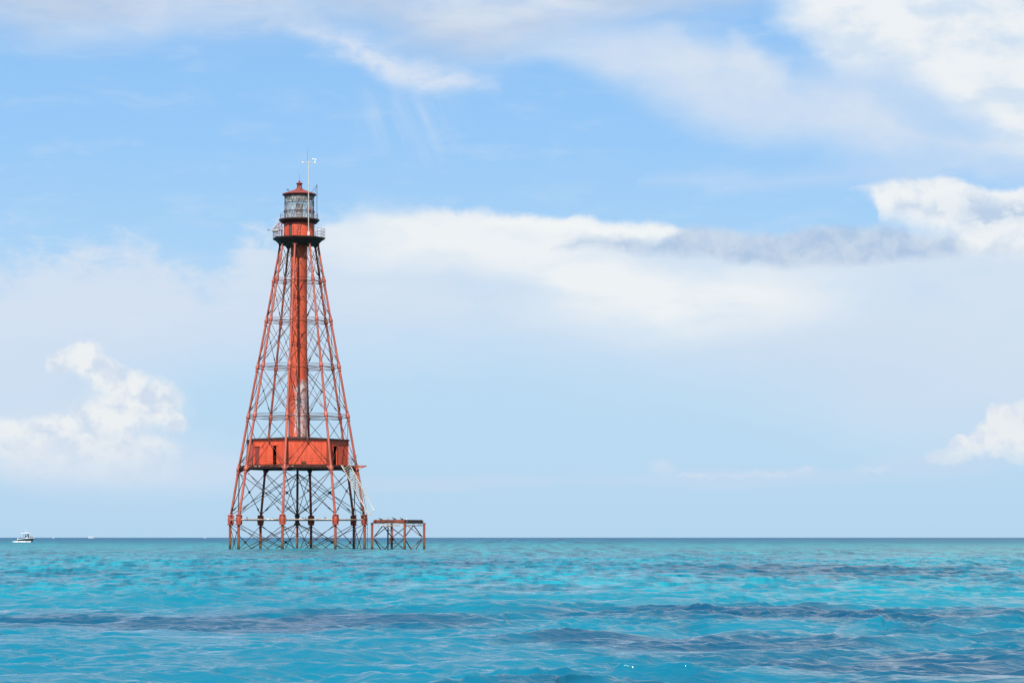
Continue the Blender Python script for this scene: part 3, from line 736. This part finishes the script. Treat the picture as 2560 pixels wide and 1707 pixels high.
# ---- main gallery
zg = ZV(595.5)
mb = MB(); GR = 3.42
mb.prism(octpts(GR), zg - .10, zg)
gal = mb.build('gallery_deck', M['girder'], T)
mb = MB(); rings = [(2.50, ZL[0] - .10), (2.62, ZL[0] + .05), (3.05, zg - .32), (GR - .10, zg - .22), (GR - .08, zg - .10)]
mb.lathe(rings, 8, ph=ANG[0])
mb.build('gallery_corbel', M['girder'], gal, smooth=False)
for k in range(8):                                   # cast brackets at the leg heads
    a = ANG[k]; tn = Vector((math.cos(a), math.sin(a), 0)); c = pol(2.5, a, ZL[0]); mb = MB()
    for s in (-1, 1): mb.slab([c, c + tn * (s * .45), c - Vector((0, 0, .55))], (math.sin(a), -math.cos(a), 0), .10)
    mb.build('leg_head', M['girder'], gal)
oct_rail(GR - .10, zg, 1.12, 3, (1.0, .66, .33), .018, pr=.022).build('gallery_railing', M['rod'], gal)

# ---- watch room (with a real doorway)
zw = ZV(559); WR = 1.93
mb = MB(); n = 32; da_, db_ = R_(-43), R_(-27)
ph = [R_(-43) + 2 * math.pi * 0]
angs = [db_ + (2 * math.pi + da_ - db_) * i / 30 for i in range(31)]
vs = []; fs = []
for z in (zg, zw):
    for rr in (WR, WR - .06):
        vs += [pol(rr, a, z) for a in angs]
m_n = 31
for i in range(30):
    fs += [(i, i + 1, 2 * m_n + i + 1, 2 * m_n + i), (m_n + i + 1, m_n + i, 3 * m_n + i, 3 * m_n + i + 1)]
fs += [(0, 2 * m_n, 3 * m_n, m_n), (30, m_n + 30, 3 * m_n + 30, 2 * m_n + 30)]
mb.add(vs, fs)
zl = zg + 1.70
c0, c1 = pol(WR - .03, da_, 0), pol(WR - .03, db_, 0)
mb.box(((c0.x + c1.x) / 2, (c0.y + c1.y) / 2, (zl + zw) / 2), (c1 - c0).length, .05, zw - zl, (c1 - c0).normalized(), Vector((-(c1 - c0).y, (c1 - c0).x, 0)).normalized())
watch = mb.build('watch_room', M['wall'], T)
mb = MB()
mb.box(((c0.x + c1.x) / 2, (c0.y + c1.y) / 2 + .05, (zg + zl) / 2), (c1 - c0).length - .02, .04, zl - zg - .02, (c1 - c0).normalized(), Vector((-(c1 - c0).y, (c1 - c0).x, 0)).normalized())
mb.build('door', M['door'], watch)
mb = MB()
for j in range(12):
    a = R_((-47, -23, 6, 36, 66, 96, 126, 156, 186, 216, 246, 280)[j]); MB().box(pol(WR + .005, a, (zg + zw) / 2), .05, .03, zw - zg, (math.cos(a), math.sin(a), 0), (math.sin(a), -math.cos(a), 0)).build('wall_rib', M['wall'], watch)
pa = pol(WR + .45, R_(-12), zg + .02); pb = pol(WR + .12, R_(0), zw - .05)
mb = MB()
for s in (0, .30):
    mb.tube(pa + Vector((s, 0, 0)), pb + Vector((s, 0, 0)), .022, .022, 5)
for j in range(1, 7):
    c = pa + (pb - pa) * (j / 7); mb.tube(c, c + Vector((.30, 0, 0)), .014, .014, 5)
mb.build('ladder', M['dark'], watch)

# ---- lantern: gallery, glass, lattice, roof, lamp
zlg = ZV(549.5)
lg = MB().lathe([(1.96, zw - .04), (2.25, zw + .02), (2.50, zlg - .18), (2.58, zlg - .12), (2.58, zlg)], 32).build('lantern_gallery', M['girder'], T)
mb = MB()
for j in range(16):
    a = R_(22.5 * j + 8); mb.tube(pol(2.40, a, zlg), pol(2.40, a, zlg + .72), .018, .018, 5)
for h_ in (.72, .36):
    for j in range(32): mb.tube(pol(2.40, R_(11.25 * j + 8), zlg + h_), pol(2.40, R_(11.25 * j + 19.25), zlg + h_), .014, .014, 5)
mb.build('railing', M['rod'], lg)
zr = ZV(490); LR = 1.86
z_ring = [zlg, ZV(529.5), ZV(508.5), zr]
lat = MB()
N_ = 16
for i in range(3):
    o0, o1 = (.5 if i % 2 == 0 else 0), (0 if i % 2 == 0 else .5)
    for j in range(N_):
        s_ = 2 * math.pi / N_
        b = pol(LR, (j + o0) * s_ + .1, z_ring[i])
        for dlt in (-.5, .5): lat.tube(b, pol(LR, (j + o0 + dlt) * s_ + .1, z_ring[i + 1]), .024, .024, 5)
        b = pol(LR + .01, (j + o1) * s_ + .1, z_ring[i])
        for dlt in (-.5, .5): lat.tube(b, pol(LR + .01, (j + o1 + dlt) * s_ + .1, z_ring[i + 1]), .009, .009, 5)
lantern = lat.build('lantern_lattice', M['rod'], T)
mb = MB()
for z, w in ((z_ring[1], .10), (z_ring[2], .03)):
    mb.lathe([(LR - .01, z - .03), (LR + .03 + w, z - .03), (LR + .03 + w, z + .03), (LR - .01, z + .03)], 32, cap=False)
mb.lathe([(LR - .03, zlg), (LR + .06, zlg), (LR + .06, zlg + .12), (LR - .03, zlg + .12)], 32, cap=False)
mb.build('ring', M['girder'], lantern)
gm = MB().lathe([(LR - .05, zlg + .01), (LR - .05, zr)], 32, cap=False); gl = gm.build('lantern_glass', M['glass'], lantern)
mb = MB(); zc_ = zr - .42
mb.lathe([(LR - .14, zc_), (LR - .14, zr + .02)], 32, cap=False); mb.build('lining', M['curtain'], lantern)
MB().lathe([(.46, zlg + .01), (.46, ZV(533)), (.40, ZV(531))], 12).build('pedestal', M['pedestal'], lantern)
MB().box((-.0, .0, (ZV(509.5) + ZV(530)) / 2), .92, .92, ZV(509.5) - ZV(530)).build('lamp', M['lens'], lantern)
MB().lathe([(.22, ZV(534)), (.24, ZV(520)), (.15, ZV(517))], 10, (1.25, -.4)).build('red_lens', plain('red lens', (.35, .012, .014), .3), lantern)
# roof
mb = MB(); ze = ZV(487)
mb.lathe([(1.80, ze - .28), (1.90, ze - .24), (2.18, ze - .05), (2.20, ze + .02), (2.10, ze + .10), (1.90, ze + .16), (.66, ZV(475)), (.55, ZV(474.2)), (.50, ZV(473))], 16, ph=.1)
lr = mb.build('lantern_roof', M['roof'], T, smooth=False)
mb = MB(); mb.lathe([(.42, ZV(473.5)), (.40, ZV(471)), (.26, ZV(470.5)), (.26, ZV(460.5)), (.42, ZV(460)), (.43, ZV(458.8)), (.20, ZV(456.5)), (.12, ZV(455)), (.13, ZV(453.5)), (.05, ZV(451.5))], 16)
for j in range(8):
    a = R_(45 * j); mb.tube(pol(.29, a, ZV(470.5)), pol(.29, a, ZV(460.5)), .03, .03, 5)
vent = mb.build('ventilator', M['roof'], lr)
MB().tube((.0, 0, ZV(452)), (.02, 0, ZV(433)), .022, .008, 5).build('lightning_rod', M['dark'], vent)
# derrick of rods on the right of the lantern
def lx(u, z=43): return (u - 749.0) / 19.6
px = lx(792.7)
mb = MB(); top = Vector((px, -.6, ZV(461.5))); mb.tube((px, -.6, zlg), top, .030, .030, 6)
mb.tube(top - Vector((0, 0, .1)), (lx(779), -.5, ZV(482)), .024, .024, 5); mb.tube(top - Vector((0, 0, .2)), (lx(786), .1, ZV(484)), .020, .020, 5)
mb.tube((px, -.6, ZV(540)), (lx(788), -.5, ZV(540)), .02, .02, 5)
mb.build('hoist_frame', M['dark'], T)
# white weather mast
mx = lx(772.2); my = -2.9
mb = MB(); mb.tube((mx, my, zg), (lx(771), my, ZV(415)), .055, .048, 10); mb.box((mx, my, zg + .25), .3, .3, .5)
for v in (575, 556, 500, 470): mb.tube((mx - .002, my, ZV(v) - .04), (mx - .002, my, ZV(v) + .04), .09, .09, 10)
mast = mb.build('weather_mast', M['mast'], T)
zc = ZV(414.5); mb = MB(); mb.tube((lx(755.5), my, zc + .02), (lx(788), my, zc - .03), .035, .035, 6); mb.tube((lx(771), my, zc - .12), (lx(771), my, zc + .16), .075, .075, 8)
mb.build('crossarm', M['mast'], mast)
mb = MB()
for u, sgn in ((757, -1), (787, 1)): mb.loft([(lx(u) , my, zc - .12), (lx(u), my, zc - .04), (lx(u), my, zc + .09)], [.05, .10, .03], 8)
mb.build('sensor', M['white'], mast)
mb = MB(); c = Vector((lx(786.5), my, ZV(407))); mb.tube((c.x + .02, my, zc - .02), c, .018, .018, 5)
mb.loft([c + Vector((-.34, 0, 0)), c + Vector((-.28, 0, 0)), c + Vector((-.16, 0, .01)), c + Vector((-.08, 0, 0)), c + Vector((.14, 0, 0))], [.03, .12, .11, .05, .035], 8)
mb.slab([c + Vector((.0, 0, 0)), c + Vector((.16, 0, .12)), c + Vector((.16, 0, -.10))], (0, 1, 0), .02)
mb.build('wind_vane', M['white'], mast)
MB().tube((lx(768.8), my, zc), (lx(768.6), my, ZV(380)), .016, .008, 5).build('whip_antenna', M['dark'], mast)
# solar panel stand on the left of the gallery
mb = MB(); X0, X1 = lx(682.5), lx(709); yy = -1.4
for y_ in (yy - .5, yy + .9):
    mb.beam((lx(685), y_, zg), (lx(685), y_, ZV(583)), .07, .07); mb.beam((lx(699.5), y_, zg), (lx(699.5), y_, ZV(561.5)), .09, .09)
    mb.beam((lx(684), y_, ZV(580)), (lx(699.5), y_, ZV(562)), .07, .07); mb.beam((lx(706), y_, zg), (lx(706), y_, ZV(562)), .09, .09)
mb.beam((lx(699.5), yy - .5, ZV(561.5)), (lx(707), yy - .3, ZV(563)), .07, .07); mb.beam((lx(696), yy, ZV(575)), (lx(707), yy, ZV(564)), .10, .08); mb.beam((lx(701), yy, ZV(578)), (lx(707), yy, ZV(572)), .07, .07)
mb.beam((lx(699), yy - .4, ZV(581.5)), (lx(708), yy - .4, ZV(582)), .16, .12)
stand = mb.build('equipment_stand', M['roof'], T)
MB().box(((lx(683) + lx(697)) / 2, yy + .1, ZV(581)), lx(697) - lx(683), 1.5, .13).build('platform', M['lime'], stand)
mb = MB(); mb.tube((lx(682), yy, ZV(579.3)), (lx(675), yy, ZV(579.3)), .012, .012, 5); mb.tube((lx(676.5), yy, ZV(579.3)), (lx(670.5), yy, ZV(579.3)), .05, .04, 6); mb.build('boom', M['dark'], stand)

# ---- broken stair hanging from the deck
def LP(u, v, y): return Vector((LX(u), y, ZV(v)))
sy = -4.9
A0, A1 = LP(849.8, 1165, sy), LP(918.2, 1288, sy); B0, B1 = LP(865, 1153, sy - .45), LP(929.7, 1276, sy - .45)
mb = MB(); mb.beam(A0, A1, .05, .11); mb.beam(B0 + (B1 - B0) * .14, B1, .05, .10)
mb.beam(A1, B1, .05, .10); mb.beam(B0, B0 + (B1 - B0) * .2, .045, .045)
mb.beam(A0 + (A1 - A0) * .02 + Vector((.1, 0, .12)), A0 + (A1 - A0) * .14 + Vector((.1, 0, .12)), .04, .04)
up_ = (B0 - A0).normalized()
mb.tube(B0 + (B1 - B0) * .58 + up_ * .25, B0 + (B1 - B0) * .80 + up_ * .22, .025, .025, 5)
stair = mb.build('stair', M['stair'], T)
mb = MB(); dsv = (A1 - A0).normalized()
for j in range(17):
    t = .085 + j * .037
    p, q_ = A0 + (A1 - A0) * t, B0 + (B1 - B0) * t
    x_ = (q_ - p).normalized(); nn = x_.cross(dsv).normalized()
    tilt = (dsv * .35 + nn * .94).normalized()
    mb.box((p + q_) / 2, (q_ - p).length, .13, .05, x_, tilt, x_.cross(tilt).normalized())
mb.build('tread', M['stair'], stair)
# ladder beside the right-hand piles and a loose pipe
mb = MB(); y_ = 5.2
for u0, u1 in ((884.5, 889), (889.5, 894)):
    pass
l0, l1 = Vector((LX(886.5), y_, ZV(1270))), Vector((LX(889.5), y_, -1.0))
for dx in (-.12, .14): mb.tube(l0 + Vector((dx, 0, 0)), l1 + Vector((dx, 0, 0)), .028, .028, 5)
for j in range(17):
    c = l0 + (l1 - l0) * (j / 17); mb.tube(c + Vector((-.12, 0, 0)), c + Vector((.14, 0, 0)), .016, .016, 5)
mb.build('ladder', M['rodlow'], T)
mb = MB(); mb.path([LP(892.5, 1172, -2), LP(904, 1230, -2.2), LP(914, 1280, -2.4), LP(915.9, 1300, -2.4), LP(916, 1395, -2.4)], .025, 5)
for v in (1320, 1335, 1349, 1362): mb.tube(LP(914, v, -2.4), LP(917, v, -2.4), .03, .03, 5)
mb.build('hanging_pipe', M['rodlow'], T)
MB().tube(LP(897, 1190, -1.9), LP(900, 1290, -1.9), .02, .02, 5).build('loose_line', M['rodlow'], T)
MB().tube(LP(884.5, 1178, 2.0), LP(885, 1300, 2.0), .03, .03, 5).build('loose_line', M['rodlow'], T)
MB().tube(LP(597.5, 1175, -.5), LP(596, 1290, -.5), .03, .03, 5).build('loose_line', M['rodlow'], T)
mb = MB(); mb.tube(LP(669, 1172, 2), LP(669, 1216.5, 2), .012, .012, 4); mb.tube(LP(652, 1215.5, 2), LP(724, 1218, 2), .012, .012, 4)
mb.build('loose_line', M['rodlow'], T)

# ------------------------------------------------------------------ the low platform to the right
PY = 317.0
PP = at(995.3, HV + 28, PY); PP.z = 0
prot = math.atan2(-PP.x, PP.y)
Q = empty('iron_platform', PP, prot)
tag(Q, 'low rusty four-legged iron platform standing in the sea beside the lighthouse', 'platform')
def ZP(v): return at(995, v, PY).z
PR = 3.35; PA = [R_(14 + 90 * k) for k in range(4)]        # near, right, far, left
ztop = ZP(1307.3); zm = ZP(1344.5)
for k, a in enumerate(PA):
    c = pol(PR, a, 0); mb = MB().tube((c.x, c.y, -2), (c.x, c.y, ztop), .155, .155, 12); mb.lathe([(.17, ztop - .04), (.21, ztop - .03), (.21, ztop + .03), (.17, ztop + .04)], 12, (c.x, c.y))
    mb.lathe([(.16, zm - .12), (.18, zm - .10), (.18, zm + .10), (.16, zm + .12)], 12, (c.x, c.y))
    mb.build('leg', M['pile'], Q)
zbm = (ZP(1301) + ZP(1306.5)) / 2; zst = ZP(1313.4)
for k in range(4):
    a0, a1 = PA[k], PA[(k + 1) % 4]; p, q_ = pol(PR - .2, a0, 0), pol(PR - .2, a1, 0); mid = (p + q_) / 2
    mb = MB(); zz = Vector((0, 0, 1))
    mb.beam(p + zz * zbm, q_ + zz * zbm, .27, .16)
    for s in (-1, 1): mb.beam(p + zz * (zbm + s * .12), q_ + zz * (zbm + s * .12), .035, .24)
    mb.build('deck_beam', M['rustbeam'] if k != 0 else M['girder'], Q)
    mb = MB(); mb.beam(p + zz * (ztop + .03), q_ + zz * (ztop + .03), .05, .2); mb.build('lime_ledge', M['lime'], Q)
    MB().beam(p + zz * zst, q_ + zz * zst, .10, .08).build('strut', M['lime' if k % 2 else 'rodlow'], Q)
    d = (q_ - p).normalized()
    for (e, s) in ((p, 1), (q_, -1)):
        mb = MB(); mb.beam(e + d * (.12 * s) + zz * (zm + .15), mid - d * (.05 * s) + zz * zst, .11, .07)
        mb.beam(e + d * (.12 * s) + zz * (zm - .12), mid - d * (.05 * s) + zz * (-.35), .11, .07)
        mb.build('brace', M['rodlow'] if random.random() < .65 else M['deckrim'], Q)
mb = MB()
for j in range(3):
    t = (j - 1) * .9; a = R_(14 + 45); dx = Vector((math.cos(a), math.sin(a), 0)); dy = Vector((-dx.y, dx.x, 0)); c = dy * t * 1.2; c.z = zbm
    mb.beam(c - dx * 2.3, c + dx * 2.3, .24, .12)
mb.build('cross_beam', M['girder'], Q)
c = Vector(((969.9 - 995.3) / PXM, .8, 0)); MB().tube((c.x, c.y, -2), (c.x, c.y, ZP(1320)), .10, .10, 8).build('center_post', M['dark'], Q)
MB().tube((c.x, c.y, ZP(1320)), (c.x, c.y, ZP(1294)), .115, .115, 8).build('post_cap', M['lime'], Q)
MB().box((1.05, -.9, ZP(1298)), .07, .07, .32).build('stub_post', M['white'], Q)
# cross pieces low on the far leg
c = pol(PR, PA[2], 0); mb = MB(); mb.beam((c.x - .55, c.y - .2, ZP(1358)), (c.x + .55, c.y - .2, ZP(1358)), .07, .07); mb.beam((c.x - .35, c.y, ZP(1347.5)), (c.x + .35, c.y, ZP(1347.5)), .12, .3); mb.beam((c.x - .75, c.y + .1, ZP(1325.4)), (c.x + .3, c.y - .1, ZP(1325.4)), .09, .09)
mb.build('fender_bar', M['dark'], Q)

# ------------------------------------------------------------------ birds
def bird(loc, yaw, size, label, group, pitch=.25, upright=False):
    """one continuous body: tail, folded wings, breast, neck, head and bill, on two thin legs"""
    mb = MB()
    if upright: pts = [(-.62, 0, .02), (-.42, 0, .16), (-.2, 0, .36), (0, 0, .62), (.12, 0, .84), (.15, 0, .98), (.14, 0, 1.12), (.20, 0, 1.20), (.30, 0, 1.20), (.50, 0, 1.17)]
    else: pts = [(-.85, 0, .30), (-.6, 0, .38), (-.35, 0, .46), (0, 0, .56), (.24, 0, .66), (.34, 0, .78), (.36, 0, .90), (.44, 0, .95), (.54, 0, .94), (.74, 0, .90)]
    mb.loft([Vector(p) * size for p in pts], [x * size for x in (.03, .10, .19, .23, .17, .10, .085, .10, .06, .015)], 10, .85)
    zf = pts[2][2] - .05
    for s in (-.08, .08):
        mb.tube((-.08 * size, s * size, 0), (-.10 * size, s * size, (zf + .1) * size), .02 * size, .035 * size, 5)
        mb.slab([Vector((-.1, s - .05, .012)) * size, Vector((.08, s - .06, .012)) * size, Vector((.08, s + .06, .012)) * size], (0, 0, 1), .015 * size)
    for s in (-1, 1):                                # folded wing lying along the flank
        mb.loft([Vector((.16, s * .15, pts[4][2] - .10)) * size, Vector((-.15, s * .20, pts[2][2] + .12)) * size, Vector((-.70, s * .06, pts[0][2] + .10)) * size], [.05 * size, .09 * size, .015 * size], 8)
    o = mb.build('seabird', M['feather']); o.location = loc; o.rotation_euler = (0, 0, yaw)
    tag(o, label, 'bird', group); return o
def wp(root, l): return root.matrix_basis @ Vector(l)
for o in (T, Q): o.matrix_basis = Matrix.Translation(o.location) @ Matrix.Rotation(o.rotation_euler.z, 4, 'Z')
zr_ = ZL[6] + .085
def ring_xy(u, near=True):
    """point on the foundation ring beam at photo column u, on the near or the far side"""
    x = LX(u); best = None
    for k in range(8):
        p, q_ = pol(RAD[6], ANG[k], 0), pol(RAD[6], ANG[k] + R_(45), 0)
        if min(p.x, q_.x) <= x <= max(p.x, q_.x):
            t = (x - p.x) / (q_.x - p.x); y = p.y + (q_.y - p.y) * t
            if best is None or (y < best) == near: best = y
    return Vector((x, best, zr_))
gB = 'seabirds on the lighthouse ring beam'
bird(wp(T, ring_xy(620)), TROT + math.pi - .4, .24, 'dark seabird alone on the ring beam left of the lighthouse middle, second leg bay', gB, upright=True)
bird(wp(T, ring_xy(683)), TROT + .3, .14, 'tiny dark seabird on the ring beam just left of the near red leg', gB)
bird(wp(T, ring_xy(756)), TROT + math.pi, .22, 'dark seabird on the ring beam right of the centre pile, leftmost of the close pair', gB)
bird(wp(T, ring_xy(763)), TROT + 1.4, .22, 'upright dark seabird on the ring beam, right one of the close pair', gB, upright=True)
bird(wp(T, ring_xy(810)), TROT + math.pi - .2, .25, 'plump dark seabird on the ring beam left of the right-hand near leg', gB)
bird(wp(T, (lx(720), -1.0, ZV(481.2))), TROT + math.pi, .30, 'dark seabird perched on the left edge of the lantern roof', 'seabirds high on the lighthouse')
gP = 'seabirds on top of the low platform'
def on_beam(u, kk):
    x = (u - 995.3) / PXM; p, q_ = pol(PR - .2, PA[kk], 0), pol(PR - .2, PA[(kk + 1) % 4], 0); t = (x - p.x) / (q_.x - p.x); return Vector((x, p.y + (q_.y - p.y) * t, zbm + .14))
bird(wp(Q, on_beam(951.5, 3)), prot + math.pi, .36, 'dark seabird on the low platform near its left end', gP)
bird(wp(Q, on_beam(984.5, 3)), prot + math.pi, .42, 'largest dark seabird in the middle of the low platform', gP)
bird(wp(Q, on_beam(1003.5, 3)), prot + math.pi + .3, .36, 'dark seabird on the low platform beside the short white stub', gP)
gS = 'seabirds on the strut below the platform deck'
for u, lb in ((1032, 'small dark seabird on the under-deck strut nearest the middle leg of the platform'), (1046.5, 'small dark seabird on the under-deck strut between two others'), (1051, 'small dark seabird on the under-deck strut closest to the right leg of the platform')):
    p = on_beam(u, 0); p.z = zst + .045; bird(wp(Q, p), prot + 1.2, .20, lb, gS)

# ------------------------------------------------------------------ boats
def person(parent_mat, pos, yaw, seated, label, shirt, size=1.0):
    """one continuous skinned figure"""
    me = bpy.data.meshes.new('person')
    if seated: J = [(0, 0, .48), (0, 0, .75), (0, 0, 1.02), (.02, 0, 1.12), (.04, 0, 1.26), (0, .10, .48), (.42, .12, .50), (.44, .12, .06), (0, -.10, .48), (.42, -.12, .50), (.44, -.12, .06), (.0, .19, 1.0), (.08, .24, .74), (.34, .18, .72), (.0, -.19, 1.0), (.08, -.24, .74), (.34, -.18, .72)]
    else: J = [(0, 0, .92), (0, 0, 1.2), (0, 0, 1.46), (.01, 0, 1.54), (.03, 0, 1.68), (0, .10, .9), (.05, .11, .48), (0, .12, .04), (0, -.10, .9), (.05, -.11, .48), (0, -.12, .04), (0, .19, 1.43), (.08, .25, 1.16), (.36, .18, 1.14), (0, -.19, 1.43), (.08, -.25, 1.16), (.36, -.18, 1.14)]
    rad = [.14, .14, .13, .06, .11, .10, .07, .05, .10, .07, .05, .065, .05, .035, .065, .05, .035]
    E = [(0, 1), (1, 2), (2, 3), (3, 4), (0, 5), (5, 6), (6, 7), (0, 8), (8, 9), (9, 10), (2, 11), (11, 12), (12, 13), (2, 14), (14, 15), (15, 16)]
    me.from_pydata(J, E, []); me.skin_vertices.new() if hasattr(me.skin_vertices, 'new') else None
    o = bpy.data.objects.new('person', me); COL.objects.link(o)
    md = o.modifiers.new('skin', 'SKIN')
    if me.skin_vertices:
        for i, r in enumerate(rad): me.skin_vertices[0].data[i].radius = (r, r)
        me.skin_vertices[0].data[0].use_root = True
    o.modifiers.new('sub', 'SUBSURF').levels = 1
    me.materials.append(shirt); o.location = pos; o.rotation_euler = (0, 0, yaw); tag(o, label, 'person'); return o
BY = F * CAMH / 11.3
BP = at(67.0, HV + 11, BY); BP.z = 0; byaw = R_(-22)
B = empty('motor_boat', BP, byaw); tag(B, 'dark blue hulled motor boat with white hardtop heading right on the far left', 'motor boat')
Lh = 5.8
def station(t):
    """half sections from stern t=0 to bow t=1: keel, chine, sheer"""
    x = -Lh / 2 + Lh * t; w = 1.2 * (1 - max(0, (t - .45) / .55) ** 2.2)
    sh = .95 + .28 * t ** 1.5 + (.0 if t < .28 else .16 * min(1, (t - .28) / .15)); rise = .10 + .55 * t
    chx = x - .55 * max(0, t - .6) / .4; 
    return [(x - .95 * max(0, t - .55) / .45, 0, -.25 + .25 * t + .45 * max(0, t - .75)), (chx, w * .86, .02 + .40 * t), (x, w + .02, sh)]
S = [station(i / 12) for i in range(13)]
def strip(i0, i1, off=0):
    vs = []; fs = []
    for s_ in S:
        for sg in (1, -1):
            for i in (i0, i1): vs.append((s_[i][0], s_[i][1] * sg, s_[i][2] + off))
    for k in range(12):
        for o_ in (0, 2): fs.append((4 * k + o_, 4 * k + o_ + 1, 4 * k + 4 + o_ + 1, 4 * k + 4 + o_))
    return vs, fs
mb = MB(); v_, f_2 = strip(1, 2); mb.add(v_, f_2); s0 = S[0]
mb.add([(s0[1][0], s0[1][1], s0[1][2]), (s0[1][0], -s0[1][1], s0[1][2]), (s0[2][0], -s0[2][1], s0[2][2]), (s0[2][0], s0[2][1], s0[2][2])], [(0, 1, 2, 3)])
hull = mb.build('hull', M['hullnavy'], B)
mb = MB(); v_, f_2 = strip(0, 1); mb.add(v_, f_2); mb.add([s0[0], s0[1], (s0[1][0], -s0[1][1], s0[1][2])], [(0, 1, 2)]); mb.build('hull_bottom', M['hullwhite'], hull)
mb = MB()
for sg in (1, -1):
    for k in range(12):
        p, q_ = Vector(S[k][2]), Vector(S[k + 1][2]); p.y *= sg; q_.y *= sg; mb.beam(p, q_, .13, .13)
mb.beam((S[0][2][0], -1.2, S[0][2][2]), (S[0][2][0], 1.2, S[0][2][2]), .12, .12)
vs = []; fs = []
for s_ in S: vs += [(s_[2][0], s_[2][1] * .97, s_[2][2] - (.30 if s_[2][0] < .8 else .04)), (s_[2][0], -s_[2][1] * .97, s_[2][2] - (.30 if s_[2][0] < .8 else .04))]
for k in range(12): fs.append((2 * k, 2 * k + 1, 2 * k + 3, 2 * k + 2))
mb.add(vs, fs); mb.build('gunwale', M['hullwhite'], B)
mb = MB(); mb.box((.15, 0, 1.15), .9, .8, .7); mb.box((.75, 0, 1.0), .5, .7, .4); mb.box((-.7, 0, 1.0), .5, .9, .5); mb.build('console', M['hullwhite'], B)
MB().slab([Vector((.62, -.42, 1.45)), Vector((.62, .42, 1.45)), Vector((.42, .40, 2.75)), Vector((.42, -.40, 2.75))], (1, 0, .15), .05).build('windshield', M['glassdark'], B)
for x0 in (-.95, -.35):
    for s in (-1, 1): MB().tube((x0, s * .45, 1.0), (x0 * .95, s * .5, 2.86), .06, .05, 6).build('post', M['glassdark'], B)
ht = MB().lathe([(.1, 2.86), (1.0, 2.86), (1.06, 2.93), (1.0, 3.02), (.2, 3.10)], 4, ph=R_(45)); ht.v = [(x * 2.1 - .15, y * 1.35, z) for x, y, z in ht.v]
ht.build('hardtop', M['hullwhite'], B)
for x0, h_ in ((-.8, 1.3), (-.4, 1.6), (.1, 1.0)): MB().tube((x0, .4, 3.05), (x0 - .25, .4, 3.05 + h_), .018, .010, 4).build('antenna', M['white'], B)
mb = MB(); mb.loft([(-3.45, 0, .35), (-3.5, 0, .8), (-3.45, 0, 1.15), (-3.35, 0, 1.3)], [.12, .22, .24, .10], 8); mb.build('outboard_motor', M['hullwhite'], B)
mB = Matrix.Translation(B.location) @ Matrix.Rotation(byaw, 4, 'Z')
person(None, mB @ Vector((-.45, 0, .62)), byaw, False, 'person in dark clothes standing at the wheel under the boat hardtop', M['cloth'])
person(None, mB @ Vector((1.35, .1, .72)), byaw, True, 'person in dark clothes seated ahead of the boat console', M['cloth'])
person(None, mB @ Vector((2.15, -.1, .62)), byaw, True, 'small person sitting right up in the boat bow', M['cloth'])
# foam thrown along the hull and the wake behind
mb = MB(); rn = random.Random(3); vs = []; fs = []
nst = 26
for i in range(nst + 1):
    t = i / nst; x = 1.9 - 6.4 * t; w = .25 + 1.5 * t; hgt = .26 * math.sin(math.pi * min(1, .15 + t * .75)) + .10
    for j in range(7):
        s = (j - 3) / 3; vs.append((x + rn.uniform(-.1, .1), s * (w + .9 * (1 - abs(t - .3))), max(.02, hgt * (1 - abs(s) ** 3) * rn.uniform(.5, 1.15)) + .05))
for i in range(nst):
    for j in range(6): fs.append((i * 7 + j, i * 7 + j + 1, (i + 1) * 7 + j + 1, (i + 1) * 7 + j))
mb.add(vs, fs); wk = mb.build('wake', M['foam'], None); wk.location = BP; wk.rotation_euler = (0, 0, byaw); tag(wk, 'white foam wake round the stern of the dark blue motor boat', 'wake', kind='stuff')

def far_boat(u, D, L, yaw, label, k):
    p = at(u, HV, D); p.z = -.1
    o = empty('cruiser', p, yaw); tag(o, label, 'boat', 'small white boats on the horizon')
    mb = MB(); poly = [(-.5 * L, -.14 * L), (.15 * L, -.14 * L), (.5 * L, 0), (.15 * L, .14 * L), (-.5 * L, .14 * L)]
    n = 5; vs = [(x * .93, y * .85, 0) for x, y in poly] + [(x, y, .13 * L + (.05 * L if x > .1 * L else 0)) for x, y in poly]
    mb.add(vs, [tuple(range(n - 1, -1, -1)), tuple(range(n, 2 * n))] + [(i, (i + 1) % n, n + (i + 1) % n, n + i) for i in range(n)]); h_ = mb.build('hull', M['farhull'], o)
    mb = MB()
    if k == 0: mb.prism([(-.05 * L, -.1 * L), (.25 * L, -.07 * L), (.25 * L, .07 * L), (-.05 * L, .1 * L)], .14 * L, .34 * L); mb.prism([(-.42 * L, -.1 * L), (-.2 * L, -.1 * L), (-.2 * L, .1 * L), (-.42 * L, .1 * L)], .13 * L, .36 * L)
    elif k == 1: mb.prism([(-.2 * L, -.1 * L), (.2 * L, -.08 * L), (.15 * L, .08 * L), (-.2 * L, .1 * L)], .14 * L, .42 * L)
    else: mb.prism([(-.3 * L, -.1 * L), (.1 * L, -.08 * L), (.1 * L, .08 * L), (-.3 * L, .1 * L)], .14 * L, .34 * L)
    mb.build('cabin', M['farhull'], o)
    MB().tube((-.05 * L, 0, .3 * L), (-.05 * L, 0, .62 * L), .012 * L, .006 * L, 5).build('mast', M['white'], o)
far_boat(227.5, 5200, 11.5, .2, 'larger white boat on the horizon between the motor boat and the lighthouse, showing two cabins', 0)
far_boat(133.5, 6000, 5.5, -.3, 'tiny white boat on the horizon just right of the dark blue motor boat', 1)
far_boat(512, 6000, 5.5, math.pi, 'tiny white boat on the horizon just left of the lighthouse', 2)
far_boat(873.5, 7000, 5.0, .1, 'tiny white boat on the horizon seen through the right-hand legs of the lighthouse', 1)
